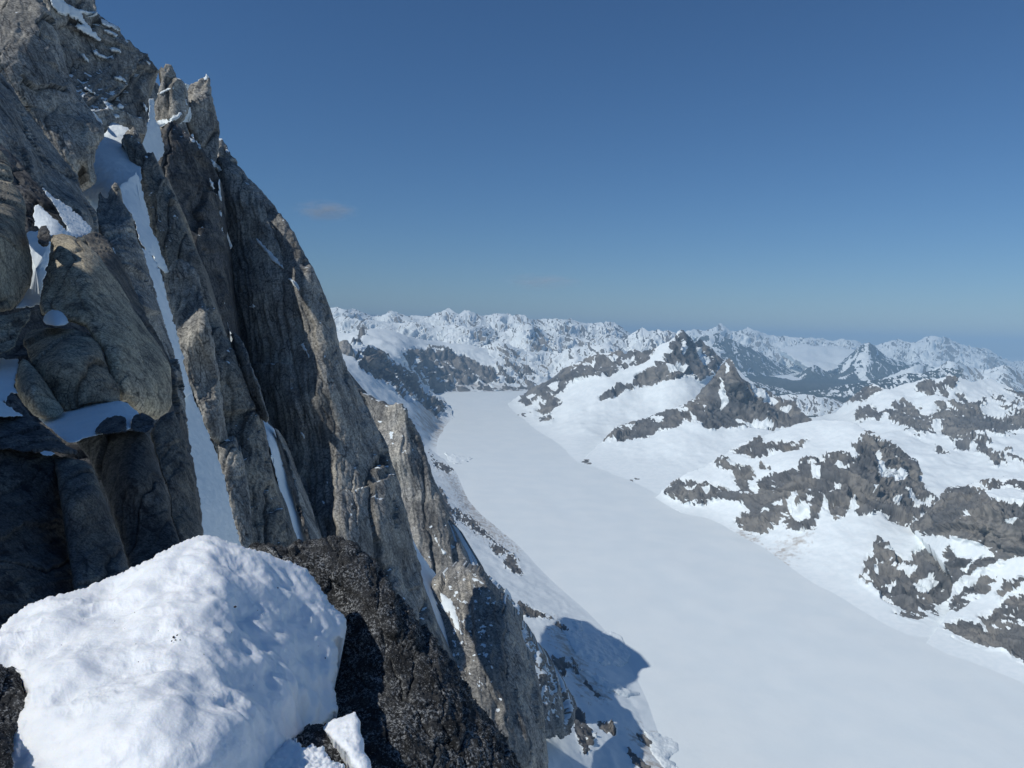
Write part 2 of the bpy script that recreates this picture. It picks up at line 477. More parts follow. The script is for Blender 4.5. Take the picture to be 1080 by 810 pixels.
def mountain_surf(polys=(), seed=1, amp=(1.0, 4.0), base_rock=-9.0, streak=(1, 1, 1), flecks=.55, scale=10.0, nz=None, undul=1.2, dirt=(), holes=()):
    """polys: (outline, softness) of bare rock on the slope; amp = relief of snow and of rock in picture units."""
    def f(P, Nn, ctx):
        m = ctx['m']; X, Y = ctx['X'], ctx['Y']
        sk = np.asarray(streak, float)
        n = fbm(P * sk / (scale * m), 5, seed, .6)
        n2 = fbm(P * sk / (scale * m * .35), 4, seed + 40, .6)
        v = np.full(X.shape, base_rock, float); pid = np.zeros(X.shape, int)
        for k, pl in enumerate(polys):
            pts, soft = pl[0], pl[1]
            bias = pl[2] if len(pl) > 2 else 0.0
            sd = sdf(pts, X, Y)
            val = np.clip(sd / soft, -4, 1.2) + bias
            pid = np.where(val > v, k + 1, pid)
            v = np.maximum(v, val)
        if nz is not None:
            v = np.maximum(v, np.where(v < -3, -9, v))
            v = np.maximum(v, nz[0] + nz[1] * (nz[2] - Nn[..., 2]))
        soft = sm(-1.2, .8, v)
        # relief
        hc = P[..., 0] + .5 * P[..., 1]; vc = P[..., 2] * 1.15
        wq = fbm(P / (24 * m), 3, seed + 2)
        hl = (hc - .25 * vc * np.sign(perlin(P / (70 * m), seed + 4))) / m
        o1, o2, o3, cc, eh, ev, vv = columns(hl / 17 + wq * .5, vc / (17 * m) + wq * .3, 1.5, seed + 6)
        g1, g2, g3, gc, gh, gv, gw = columns(hl / 6.5 + wq * .8, vc / (6.5 * m), 1.4, seed + 16)
        fr = o1 + o2 * 2.2 * cc + o3 * 1.2 * vv; gr = g1 + g2 * 2 * gc + g3 * vv
        ck = np.maximum(np.exp(-eh / .07), .6 * np.exp(-gh / .12) * (g3 > 0))
        d = undul * amp[0] * m * 1.7 * fbm(P / (45 * m), 3, seed + 3) + amp[0] * m * .4 * fbm(P * [1, .5, 1] / (11 * m), 3, seed + 6)
        rk = ridged(np.stack([hl / 26 + wq * .6, vc / (60 * m), P[..., 1] / (60 * m)], -1), 4, seed + 5) - .9
        dr = amp[1] * m * (rk * 1.7 + fr * 1.5 + gr * .5 - ck * .5 + fbm(P / (5 * m), 3, seed + 8) * .3) + m
        tap = (.2 + .8 * sm(-1, 9, ctx['s'])) * sm(-1, 9 * m, P[..., 2] - GZ)
        N2 = grid_normals(P + Nn * ((d + soft * dr) * tap)[..., None]); nzv = N2[..., 2]
        inside = v > -.2
        ref = np.median(nzv[inside]) if inside.any() else .5
        slope = np.clip((ref + .03 - blur(nzv, 1)) * 5.0, -3.2, 1.0)
        gul = np.exp(-eh / .06) * (o3 > .1) * sm(-.3, .2, perlin(P / (40 * m), seed + 44))
        r = v + slope * (v > -2.5) + n * 1.0 + n2 * .4 - 3.4 * gul
        for pts in holes:
            r = r - 5 * sm(-1.2, 1.4, np.clip(sdf(pts, X, Y), -6, 3) + n * 1.5)
        rock = sm(-.4, .4, r)
        d = (d + np.maximum(rock, soft * .8) * dr) * tap
        dt = np.zeros(X.shape)
        for pts, soft in dirt:
            dt = np.maximum(dt, sm(-.6, .8, np.clip(sdf(pts, X, Y) / soft, -3, 1) + n * 1.6))
        ctx['pid'] = np.where(rock > .5, pid, 0)
        return d, dict(rock=rock, crack=ck * rock, dirt=dt)
    def split(ctx, attrs):
        return ctx['pid']
    return dict(surf=f), split

# ------------------------------------------------------------------ sky, sun, air, camera
W = bpy.data.worlds.new("World"); S.world = W; W.use_nodes = True
wn = W.node_tree; bg = wn.nodes['Background']
sky = wn.nodes.new('ShaderNodeTexSky'); sky.sky_type = 'NISHITA'; sky.sun_disc = False
sky.sun_elevation = SUN_EL; sky.sun_rotation = math.atan2(SUN[0], SUN[1]); sky.altitude = 3000; sky.air_density = 1.5; sky.dust_density = .2; sky.ozone_density = 10.0
hsv = wn.nodes.new('ShaderNodeHueSaturation'); hsv.inputs['Saturation'].default_value = 1.06
wn.links.new(sky.outputs[0], hsv.inputs['Color']); wn.links.new(hsv.outputs[0], bg.inputs['Color']); bg.inputs['Strength'].default_value = .072
sl = bpy.data.lights.new('sun', 'SUN'); sl.energy = 3.3; sl.angle = math.radians(.53); sl.color = (1.0, .985, .94)
so = bpy.data.objects.new('sun', sl); COL.objects.link(so); so.rotation_euler = Vector(SUN).to_track_quat('Z', 'Y').to_euler()
cam = bpy.data.cameras.new('camera'); cam.sensor_width = 36; cam.lens = F / 1080 * 36; cam.clip_start = .1; cam.clip_end = 300000
co = bpy.data.objects.new('camera', cam); COL.objects.link(co)
co.matrix_world = Matrix([[rt[0], up[0], -fw[0], 0], [rt[1], up[1], -fw[1], 0], [rt[2], up[2], -fw[2], 0], [0, 0, 0, 1]])
S.camera = co
S.render.resolution_x, S.render.resolution_y = 1024, 768
S.view_settings.view_transform = 'Standard'; S.view_settings.look = 'None'; S.view_settings.exposure = 0; S.view_settings.gamma = 1
S.view_settings.use_curve_mapping = False
S.cycles.use_denoising = True; S.cycles.max_bounces = 6; S.cycles.diffuse_bounces = 3; S.cycles.volume_bounces = 0


# ------------------------------------------------------------------ the ground and the glacier
def sheet(name, xs, ys, zf, mat, attrs=None):
    X, Y = np.meshgrid(xs, ys); Z = zf(X, Y)
    V = np.stack([X, Y, Z], -1).reshape(-1, 3); i = np.arange(X.size).reshape(X.shape)
    Q = np.stack([i[:-1, :-1], i[:-1, 1:], i[1:, 1:], i[1:, :-1]], -1).reshape(-1, 4)
    return mesh_object(name, V, Q, mat, {k: f(X, Y) .ravel() for k, f in (attrs or {}).items()})


g_ = sheet('snowfield', np.linspace(-60000, 60000, 120), np.linspace(-3000, 75000, 120), lambda x, y: GZ - 30 + 0 * x, mountain_mat(90.),
           dict(rock=lambda x, y: sm(-.1, .5, fbm(np.stack([x / 4000, y / 4000, x * 0], -1), 4, 3)), crack=lambda x, y: x * 0, dirt=lambda x, y: x * 0))
tag(g_, 'wide snow covered country reaching to the horizon below the ranges', 'ground', kind='structure')


def glac(x, y):
    p = np.stack([x / 900, y / 1500, x * 0], -1)
    edge = np.stack([x / 260 + y / 900, y / 2400, x * 0], -1)
    return GZ + 3 * fbm(p, 3, 8) + 1.3 * fbm(p * 5, 4, 9) + 1.0 * fbm(edge, 3, 10)


gl_ = sheet('glacier', np.linspace(-1800, 3200, 300), np.linspace(600, 11200, 500), glac, snow_mat(60., .06, col=((.775, .835, .84), (.815, .865, .86))))
tag(gl_, 'broad smooth flat snow covered glacier filling the valley floor', 'glacier', kind='structure')


_yy, _xx = np.mgrid[-40:860, -60:1140]
_rz = ray(_xx, _yy)[..., 2]; ZB[:] = np.where(_rz < -.01, GZ / np.minimum(_rz, -.01), 1e9)

# ------------------------------------------------------------------ far ranges
def range_(crest, splits, labels, D, base, rock, seed, depth=2.0, spur=24, amp=4.5, group=None, flat=1.0, mat=None, rel=1.0, name='mountain'):
    """a row of mountains sharing one crest; every summit between two saddles is a mountain of its own."""
    rng = np.random.RandomState(seed)
    cx = np.array([c[0] for c in crest], float); cy = np.array([c[1] for c in crest], float)
    m = D / F
    xs = np.arange(cx[0], cx[-1], 1.6)
    q = np.stack([xs / 9, xs * 0, xs * 0 + seed], -1)
    ys = np.interp(xs, cx, cy) - 1.6 * rel * np.maximum(fbm(q * 1.3, 4, seed, .75), -.4) + .2
    ctrl = []
    for x, y in zip(cx[::2], cy[::2]):
        h = base - y
        ctrl += [(x, y, D + (y - cy.min()) * m * 1.2), (x, y + h * .5, D - h * m * .5 * depth), (x, base, D - h * m * depth)]
    cuts = [cx[0]] + list(splits) + [cx[-1]]
    for k, lab in enumerate(labels):
        a, b_ = cuts[k], cuts[k + 1]
        s_ = (xs > a) & (xs < b_)
        top = [(a, np.interp(a, xs, ys))] + list(zip(xs[s_], ys[s_])) + [(b_, np.interp(b_, xs, ys))]
        pts = top + [(b_, base), (a, base)]
        sf, sp = mountain_surf(seed=seed, amp=(.8, 1.2), base_rock=-1.1 + rock * 1.35, flecks=9, scale=7, streak=(1, .5, .35), undul=1.0)
        base_f = sf['surf']
        def surf(P, Nn, ctx):
            mm = ctx['m']; sz = spur * m
            wq = fbm(P / (sz * 1.3), 3, seed + 90)[..., None] * sz * .55
            Q = P + wq
            lean = Q[..., 0] + .5 * Q[..., 2] * np.sign(perlin(P / (sz * 3), seed + 8))
            R = np.stack([lean / sz, Q[..., 1] / (sz * 3.0), Q[..., 2] / (sz * 3.6)], -1)
            rd = ridged(R, 4, seed + 70, .5)
            d, a_ = base_f(P, Nn, ctx)
            side = np.gradient(rd, axis=1)
            a_['rock'] = np.clip(sm(.25, .75, .14 + a_['rock'] * .65 + np.clip(side * 4.0, -.5, .6) * (.35 + rock * .6) + .3 * sm(1.0, .4, rd) * rock), 0, 1)
            return (d * .5 + (rd - 1.1) * amp * mm) * sm(-1, 7, np.minimum(ctx['s'], (ctx['Y'] - np.interp(ctx['X'], xs, ys)) * .9)), a_
        o = relief(name, pts, ctrl, mat or mountain_mat(m * 2.0), step=.8, edge=(0, 1), bulge=(5, 0), surf=surf, thick=50 * m, drop=.5, cap=False, c=18)
        tag(o, lab, name, group, kind='structure')


FR = 'snowy peaks along the skyline'
range_([(330, 335), (345, 334), (375, 333.5), (392, 331.5), (405, 332.5), (425, 336)], [], ['faint blue far off ridge showing in a gap of the snowy skyline'], 42000, 350, .9, 10, amp=2, name='hill', rel=.4)
range_([(340, 326), (348, 324), (356, 323), (364, 326), (372, 325), (378, 327), (385, 330), (393, 333), (400, 333), (407, 331), (410, 328), (413, 326.5), (417, 329), (425, 332), (433, 333), (443, 332.5), (453, 333), (461, 330), (467, 328), (472, 325.5), (478, 328), (484, 330.5), (487, 329), (490, 326.5), (496, 328), (502, 330), (508, 332.5), (516, 331.5), (524, 331), (535, 331), (541, 332.5), (547, 332), (553, 331.5), (558, 336), (566, 337), (573, 336), (580, 335.5), (593, 337), (602, 336), (612, 339), (622, 341), (629, 339.5), (638, 340), (647, 339), (655, 344), (664, 351), (680, 356), (695, 362)],
       [397, 446, 484, 508, 560, 624], ['low snowy peaks just right of the great rock wall on the skyline', 'small pointed white peak, leftmost sharp summit of the skyline', 'broad jagged snowy peak with streaked rock in the left skyline', 'bright small snow peak right of the broad jagged one',
                                   'long level snowy ridge in the middle of the skyline', 'broad grey and white ridge with ribbed slopes on the skyline', 'ribbed bluish peak sloping down to a dip in the skyline'], 17500, 368, .55, 11, spur=15, amp=6.0, group=FR)
range_([(715, 354), (722, 350), (729, 347.5), (736, 346.5), (742, 348), (750, 347.5), (755, 344), (760, 341), (765, 345), (769, 348), (775, 348.5), (780, 348.5), (785, 347), (789, 345.5), (795, 348), (803, 350), (812, 353.5), (822, 354.5), (840, 355), (850, 356), (859, 356.5), (868, 357), (878, 359), (888, 357.5), (897, 358), (906, 361), (925, 364), (932, 361), (938, 359.5), (947, 357.5), (957, 360), (966, 360.5), (972, 357), (979, 355), (990, 354.5), (1001, 357), (1009, 361), (1017, 364), (1030, 366), (1042, 367.5), (1047, 371), (1054, 377), (1067, 381), (1080, 380), (1100, 383), (1150, 382), (1190, 376), (1230, 381), (1290, 384), (1340, 380), (1420, 388)],
       [748, 775, 815, 872, 922, 968, 1024], ['pale far ridge right behind the dark pyramid summit', 'tall pale pointed summit, highest of the right skyline', 'pale jagged summit next right of the tall pointed one', 'long pale snow ridge above the white side glacier far away',
                                              'flat pale snow ridge at the head of the far side glacier', 'pale snow peak standing between side glacier and broad snow mountain', 'big broad pale snow mountain with a rounded white top', 'ribbed white mountain sloping down at the right edge of the skyline'], 25000, 404, .52, 12, spur=16, amp=6.5, group=FR)
range_([(340, 336), (352, 334), (365, 333.5), (380, 338), (395, 336.5), (410, 341), (420, 341), (430, 338.5), (440, 340), (447, 339.5), (460, 344), (470, 343), (480, 341), (495, 346), (508, 343), (520, 348), (530, 351), (540, 346), (548, 343), (554, 341.5), (560, 341), (566, 344), (574, 349), (582, 354), (590, 353), (600, 352), (610, 356), (620, 358), (632, 355), (640, 352.5), (648, 354), (655, 357), (662, 355), (667, 352), (672, 348), (678, 345), (684, 348.5), (693, 348.5), (700, 348.5), (704, 347), (711, 350), (725, 358), (760, 372)],
       [414, 472, 532, 588, 656], ['snowy foothill with dark bands behind the bright rounded shoulder', 'white foothill with short dark bands under the left skyline', 'patchy snow and rock hill above the head of the glacier', 'smooth white cone standing in front of the ribbed ridges',
                                   'dark rocky hill with snow streaks behind the right glacier bank', 'white pointed peak left of the dark pyramid summit'], 13800, 398, .62, 13, spur=16, amp=6.5)
range_([(480, 380), (490, 372), (500, 369), (510, 364), (518, 362), (525, 360), (536, 362), (543, 366), (550, 368), (556, 371), (562, 371), (575, 369.5), (585, 374), (592, 371), (600, 367.5), (610, 366), (620, 364), (630, 363), (640, 362), (655, 368), (680, 376)],
       [556, 606], ['dark streaked spur dropping to the far end of the glacier', 'dark rocky spur behind the mouth of the right snow slope', 'mixed rock and snow ridge behind the long left arm of the pyramid peak'], 11700, 422, .66, 14, spur=22, amp=5)
FORE = ((.075, .085, .08), (.05, .06, .058), (.025, .032, .032))
range_([(728, 360), (735, 356), (745, 353), (755, 352), (765, 356), (775, 360), (790, 366), (805, 374), (820, 382), (835, 390), (850, 396), (862, 403)], [], ['blue grey forested mountainside streaked with snow above the far valley'], 18500, 414, .80, 15, spur=26, amp=4, mat=mountain_mat(50., *FORE))
range_([(858, 400), (868, 392), (885, 384), (897, 373), (906, 366), (911, 363), (916, 361), (921, 364), (926, 368), (936, 377), (943, 379), (950, 380), (960, 384), (970, 381), (985, 386), (1000, 394)], [952], ['dark blue triangular mountain with snow gullies across the far valley', 'dark wooded foot of the broad pale snow mountain'], 18000, 414, .78, 16, spur=26, amp=4.5, mat=mountain_mat(50., *FORE))
range_([(925, 402), (938, 396), (950, 391), (960, 387), (968, 384), (978, 386), (985, 389), (992, 385), (1000, 380), (1010, 383), (1020, 386), (1030, 388), (1040, 390), (1050, 387), (1060, 384), (1070, 388), (1080, 392), (1100, 397), (1150, 391), (1200, 386), (1240, 394), (1300, 390), (1350, 398), (1420, 396)], [990, 1045], ['dark snow streaked spur left of the streaked snow and rock foothill', 'streaked snow and rock foothill above the right snowy hill', 'low streaked ridge touching the right picture edge below the skyline'], 15500, 426, .62, 17, spur=22, amp=4.5)

FOREST = mountain_mat(110., (.075, .08, .07), (.03, .042, .03), (.015, .02, .016), 'forest')
sf, sp = mountain_surf(seed=77, amp=(1, 2), base_rock=4, flecks=9, scale=14)
vf = [(740, 400), (800, 396), (835, 400), (870, 398), (905, 396), (960, 396), (1010, 400), (1030, 436), (930, 446), (800, 446), (740, 430)]
o = relief('valley_floor', vf, [(x, y, gd(x, y, GZ - 12)) for x, y in vf + [(850, 410), (850, 420), (900, 415)]], FOREST, step=1.5, edge=(2, 12), surf=sf['surf'], thick=100, drop=.1, cap=False)
tag(o, 'dark blue forested valley floor lying between the pale ranges', 'valley', kind='structure')
range_([(784, 434), (795, 426), (808, 421), (820, 418), (832, 415.5), (842, 416.5), (852, 416), (862, 418), (872, 419), (882, 422), (892, 425), (905, 430)], [], ['low snow patched knolls at the near edge of the dark forested valley'], 8600, 450, .6, 19, spur=16, amp=3)
range_([(800, 392), (815, 396), (830, 401), (842, 394), (852, 387), (860, 385), (872, 392), (884, 395), (893, 389), (905, 381), (918, 384), (930, 379), (945, 386), (965, 384), (985, 396)], [], ['dark forested foothills rising behind the far valley'], 17000, 412, 1.9, 20, spur=26, amp=4, mat=FOREST)
range_([(742, 392), (760, 394), (775, 399), (790, 401), (806, 406), (820, 408), (836, 413), (850, 414), (866, 418)], [], ['dark spur running down into the far valley from the left'], 11300, 426, .9, 21, spur=18, amp=4, mat=mountain_mat(50., *FORE))
range_([(838, 417), (856, 412), (872, 411), (886, 406), (902, 405), (918, 400), (938, 399), (955, 394), (975, 393), (995, 388), (1015, 390)], [], ['dark spur running down into the far valley from the right'], 11400, 426, .9, 22, spur=18, amp=4, mat=mountain_mat(50., *FORE))
# white side glacier far away
sf, sp = mountain_surf(seed=78, amp=(2.2, 2), base_rock=-1.6)
o = relief('snowfield', [(822, 368), (845, 364), (880, 366), (906, 369), (900, 378), (886, 387), (868, 395), (852, 388), (838, 378)], [(820, 364, 23000), (905, 366, 22500), (868, 392, 17600), (840, 378, 19500)],
           mountain_mat(70.), step=1.5, edge=(2, 12), surf=sf['surf'], thick=800, drop=.2, cap=False)
tag(o, 'pale tongue of snow sliding into the dark far valley', 'snowfield', kind='structure')

# ------------------------------------------------------------------ left side of the valley
polys = [([(376, 367), (391, 364), (405, 371), (413, 379), (425, 387), (430, 400), (438, 420), (425, 418), (405, 400), (390, 392), (380, 385)], 5, .0),
         ([(425, 387), (437, 393), (447, 409), (461, 418), (470, 424), (477, 440), (468, 432), (462, 440), (452, 430), (440, 418), (430, 405)], 4, .1)]
sf, sp = mountain_surf(polys, 5, (1.2, 4.0), streak=(.35, .9, .9), scale=7, flecks=.7, undul=1, base_rock=-1.5,
                       dirt=[([(440, 415), (470, 445), (478, 470), (462, 470), (440, 440)], 8)])
o = relief('rock_ridge', [(352, 364), (366, 368), (376, 367), (391, 363), (405, 370), (413, 378), (425, 386), (437, 392), (447, 408), (461, 416), (470, 422), (477, 435), (481, 446), (472, 455), (484, 467), (498, 484), (484, 492),
                          (470, 500), (440, 470), (400, 430), (352, 400)],
           [(360, 364, 5700), (391, 363, 6300), (405, 371, 6700), (425, 386, 7200), (447, 408, 7700), (461, 416, 7800), (481, 446, gd(481, 446)), (477, 435, gd(477, 435) - 250), (472, 455, gd(472, 455)), (484, 467, gd(484, 467)), (498, 484, gd(498, 484)), (484, 492, gd(484, 492)), (470, 500, gd(470, 500) - 40), (455, 470, 4950), (420, 440, 4800), (440, 420, 6400), (400, 400, 5500), (360, 395, 4600)],
           mountain_mat(9.), step=.9, edge=(1.2, 8), surf=sf['surf'], thick=900, drop=.6, cap=False, split=sp, c=12, apron=40)
tag(o, 'grey rock ridge streaked with snow gullies dropping to the left glacier bank', 'ridge', kind='structure')
o = relief('rock_dome', [(357, 361), (362, 358.5), (367, 359), (372, 366), (376, 378), (380, 392), (374, 398), (364, 397), (356, 390), (354, 372)], [(366, 359, 5500), (376, 380, 5350), (366, 395, 5200)],
           granite(24., darkness=.4), step=.8, edge=(.7, 6), bulge=(9, 60), **rock_surf(9, 1.5, seed=3, snow=9), thick=200)
tag(o, 'pale smooth rock dome peeping out right of the great rock wall', 'rock')
polys = [([(376, 356), (384, 350), (380, 362), (372, 366)], 4, -.4), ([(425, 372), (455, 362), (480, 366), (505, 375), (525, 388), (555, 396), (560, 408), (525, 406), (500, 411), (475, 411), (455, 402), (440, 390)], 9, -.75),
         ([(530, 376), (552, 386), (572, 396), (562, 410), (540, 404), (528, 392)], 5, -.1), ([(455, 404), (490, 409), (560, 406), (560, 412), (460, 413)], 3, .4)]
sf, sp = mountain_surf(polys, 9, (1.6, 3.6), streak=(.4, 1, .7), scale=8, flecks=.75, undul=1.6, dirt=[([(455, 402), (500, 404), (560, 405), (560, 414), (455, 414)], 4)])
o = relief('mountain', [(350, 352), (357, 350.5), (368, 351), (380, 347.5), (399, 345.5), (413, 348.5), (429, 353.5), (441, 358), (461, 359.5), (476, 361.5), (500, 364.5), (520, 368), (545, 375), (566, 388), (580, 400), (575, 412), (559, 412.5), (524, 412), (496, 413.5), (465, 415), (440, 410), (410, 400), (350, 385)],
           [(357, 351, 9600), (399, 345.5, 10200), (441, 358, 10800), (500, 365, 11500), (566, 390, 11300), (559, 412, gd(559, 412)), (496, 413, gd(496, 413)), (465, 415, gd(465, 415)), (420, 375, 8800), (370, 372, 8000), (480, 390, 10300), (410, 398, 8200)],
           mountain_mat(20.), step=.9, edge=(1.0, 9), surf=sf['surf'], thick=1500, drop=.4, cap=False, split=sp, c=12)
tag(o, 'smooth white rounded shoulder mountain with a rocky streaked face at the glacier head', 'mountain', kind='structure')

polys = [([(452, 478), (462, 487), (478, 490), (486, 497), (472, 500), (458, 492)], 5, -.3), ([(464, 515), (476, 540), (480, 553), (470, 556), (460, 530)], 4, 0), ([(478, 535), (500, 545), (520, 565), (526, 578), (500, 562), (480, 545)], 5, -.5),
         ([(519, 575), (530, 577), (532, 584), (522, 585)], 3, .2), ([(535, 582), (545, 590), (552, 606), (540, 604), (530, 596)], 4, -.2), ([(540, 645), (560, 650), (580, 653), (566, 645), (548, 634)], 3, .1), ([(590, 655), (600, 664), (597, 667), (586, 658)], 2, -.2),
         ([(602, 694), (612, 708), (610, 712), (600, 700)], 2, -.1), ([(618, 716), (634, 734), (631, 736), (616, 720)], 2, -.1), ([(598, 735), (612, 752), (624, 776), (618, 794), (612, 785), (606, 760), (592, 738)], 4, .1), ([(632, 760), (646, 766), (648, 774), (634, 768)], 2.5, .1),
         ([(660, 786), (676, 800), (684, 812), (668, 806)], 3, -.2), ([(672, 773), (690, 784), (696, 794), (678, 784)], 3, -.1), ([(585, 690), (600, 702), (592, 712), (580, 700)], 4, .0)]
sf, sp = mountain_surf(polys, 15, (.9, 2.5), streak=(.6, 1, .8), scale=6, flecks=.75, undul=1.4, base_rock=-2.4, dirt=[([(672, 773), (700, 780), (715, 812), (680, 812)], 10), ([(465, 490), (520, 550), (545, 580), (500, 560)], 10), ([(585, 655), (640, 735), (620, 735), (580, 665)], 8)])
o = relief('snow_slope', [(400, 440), (440, 462), (470, 486), (482, 493), (487, 505), (490, 517), (500, 530), (520, 552), (545, 569), (566, 592), (590, 614), (620, 643), (645, 664), (655, 690), (690, 735), (716, 780), (735, 830), (770, 960), (540, 960), (500, 660), (430, 500)],
           [(470, 486, gd(470, 486) - 60), (482, 493, gd(482, 493)), (487, 505, gd(487, 505)), (500, 530, gd(500, 530)), (545, 569, gd(545, 569)), (590, 614, gd(590, 614)), (645, 664, gd(645, 664)), (690, 735, gd(690, 735)), (735, 830, gd(735, 830)),
            (440, 480, 4200), (470, 530, 3100), (510, 600, 2200), (550, 660, 1760), (600, 740, 1440), (620, 820, 1190), (560, 820, 1060), (520, 700, 1440), (600, 680, 1740), (640, 720, 1600), (770, 960, gd(770, 960)), (540, 960, 800)],
           mountain_mat(3.5), step=1.1, edge=(2.2, 16), surf=sf['surf'], thick=120, drop=1.0, cap=False, split=sp, apron=25)
tag(o, 'long shaded snow slope with rock flecks between the rock wall and the glacier', 'slope', kind='structure')

# avalanche fans lying on the glacier edge
for pts, lab in (([(592, 664), (612, 667), (630, 668), (645, 666), (656, 672), (660, 682), (665, 690), (662, 699), (652, 704), (636, 701), (622, 696), (608, 690)], 'rounded lobe of avalanche snow spread on the left glacier edge'),
                 ([(612, 706), (630, 712), (652, 722), (672, 730), (676, 733), (660, 736), (640, 728)], 'thin streaked fan of avalanche snow below the rounded lobe'),
                 ([(680, 770), (700, 776), (714, 784), (716, 792), (706, 800), (720, 812), (700, 812), (688, 796)], 'rough avalanche heap at the slope foot near the bottom of the photo'),
                 ([(604, 655), (612, 656), (616, 664), (608, 666)], 'tiny clump of avalanche snow above the rounded lobe'),
                 ([(470, 478), (484, 481), (498, 483.5), (490, 489), (474, 488)], 'thin pale avalanche tongue reaching the glacier far up the left bank')):
    def av(P, Nn, ctx):
        m = ctx['m']
        return (sm(0, 8, ctx['s']) * 1.2 + fbm(P * [.5, 1, 1] / (5 * m), 4, 6, .65) * .9) * m, dict(dirt=np.zeros(ctx['s'].shape))
    o = relief('avalanche_debris', pts, None, snow_mat(6., .8), step=.9, edge=(1.6, 7), bulge=(8, 7.), on=(14, 4.0, .35), surf=av, thick=8, drop=1, cap=False)
    tag(o, lab, 'avalanche snow')

# ------------------------------------------------------------------ right side of the valley
PYR = [(536, 425), (548, 417), (562, 408), (580, 401), (593, 389), (613, 381), (629, 371), (640, 372), (651, 370), (660, 372), (668, 367), (676, 371), (686, 369), (696, 363), (703, 361), (709, 357), (714, 351), (718, 347.5), (721, 349), (724, 351.5), (729, 357), (733, 362),
       (738, 358.5), (743, 362), (748, 366), (756, 373), (766, 380), (790, 400), (820, 425), (850, 440), (830, 462), (700, 470), (640, 490), (612, 494), (590, 476), (570, 462), (555, 452), (540, 440)]
polys = [([(718, 347), (733, 361), (739, 358), (752, 370), (764, 380), (756, 387), (748, 392), (738, 396), (729, 391), (716, 395), (704, 398), (690, 403), (682, 406), (664, 409), (673, 400), (693, 387), (704, 379), (713, 370), (707, 364), (712, 357)], 3.5, .5),
         ([(634, 419), (642, 416), (651, 412), (664, 408), (670, 405), (662, 411), (648, 417), (640, 419)], 2.5, .7),
         ([(538, 425), (562, 406), (593, 388), (629, 370), (668, 366), (690, 367), (680, 375), (660, 384), (634, 396), (630, 392), (600, 400), (582, 414), (574, 420), (560, 425), (545, 432)], 6, .1),
         ([(633, 393), (645, 388), (668, 378), (678, 372), (684, 378), (660, 387), (640, 396)], 3, .3), ([(569, 425), (586, 421), (588, 424), (584, 429), (572, 433), (566, 434)], 3, .6),
         ([(538, 436), (552, 430), (560, 436), (552, 446), (545, 450), (541, 442)], 4, .2), ([(566, 438), (580, 438), (581, 444), (568, 447)], 3, .4), ([(596, 466), (612, 470), (606, 476), (594, 472)], 4, -.5)]
H1 = [[(735, 366), (742, 370), (750, 380), (745, 384), (732, 373)], [(714, 380), (728, 385), (722, 391), (711, 387)], [(703, 386), (711, 383), (715, 392), (707, 394)], [(719, 360), (723, 366), (721, 376), (716, 370)], [(600, 391), (612, 388), (606, 395)], [(640, 378), (652, 374), (648, 381)], [(575, 408), (590, 402), (584, 411)], [(556, 420), (566, 414), (562, 424)], [(615, 385), (628, 378), (622, 388)], [(655, 379), (668, 373), (662, 381)]]
sf, sp = mountain_surf(polys, 21, holes=H1, amp=(1.3, 3.6), streak=(1, .6, .9), scale=6, flecks=.62, undul=1.5)
o = relief('mountain', PYR, [(540, 440, gd(540, 440)), (555, 452, gd(555, 452)), (570, 462, gd(570, 462)), (590, 476, gd(590, 476)), (612, 493, gd(612, 493)), (540, 424, 8100), (593, 389, 7600), (629, 371, 7400), (668, 367, 7200), (718, 347.5, 7000), (738, 360, 7200), (764, 380, 7300),
                             (620, 430, 6100), (680, 420, 6250), (740, 405, 6400), (640, 465, 5200), (700, 440, 5700), (713, 390, 6500), (800, 430, 6500), (830, 455, 5900)],
           mountain_mat(9.), step=.85, edge=(1.0, 7), surf=sf['surf'], thick=900, drop=.7, cap=False, split=sp, c=12, apron=100)
tag(o, 'dark tipped pyramid peak with a long snow slope running left to the glacier', 'mountain', kind='structure')

SEC = [(608, 492), (618, 482), (630, 470), (638, 463), (642, 458), (650, 449), (662, 446), (684, 440), (696, 435), (708, 431), (718, 428), (727, 423), (736, 417), (742, 409), (748, 401), (756, 392), (760, 385), (766, 379), (769, 377), (773, 381), (777, 390), (782, 400), (792, 404), (803, 408.5), (813, 414), (822, 419), (830, 421), (838, 424), (844, 433), (860, 445), (850, 470), (780, 500), (760, 520), (700, 532), (660, 512)]
polys = [([(638, 464), (645, 456), (652, 448), (684, 440), (700, 434), (720, 428), (736, 417), (748, 401), (757, 390), (767, 377), (774, 380), (781, 400), (803, 408), (822, 419), (838, 424), (845, 434), (841, 441), (830, 448), (818, 451), (806, 447), (793, 446), (776, 451), (762, 447), (749, 450), (741, 442), (722, 441), (709, 448), (678, 458), (656, 462)], 3, .75),
         ([(836, 436), (850, 432), (858, 445), (845, 448)], 3, .5),
         ([(608, 482), (618, 483), (632, 490), (630, 494), (612, 490)], 3, .6), ([(622, 492), (640, 498), (655, 506), (650, 510), (628, 500)], 4, .3), ([(644, 502), (658, 503), (656, 508), (646, 507)], 2.5, .9), ([(675, 518), (690, 527), (686, 530), (676, 524)], 2.5, .9), ([(660, 505), (676, 503), (676, 508), (664, 508)], 2, .6), ([(690, 518), (702, 520), (700, 524), (692, 522)], 2, .6)]
H2 = [[(759, 397), (765, 410), (769, 424), (764, 429), (757, 413)], [(790, 403), (806, 412), (822, 424), (812, 426), (797, 415)], [(774, 440), (798, 443), (816, 450), (790, 449)], [(711, 431), (726, 430), (719, 437)], [(688, 439), (701, 438), (694, 445)], [(660, 449), (674, 446), (666, 452)], [(740, 425), (748, 428), (743, 434)], [(766, 382), (770, 388), (764, 392)], [(728, 436), (737, 438), (730, 442)], [(824, 428), (836, 430), (828, 436)]]
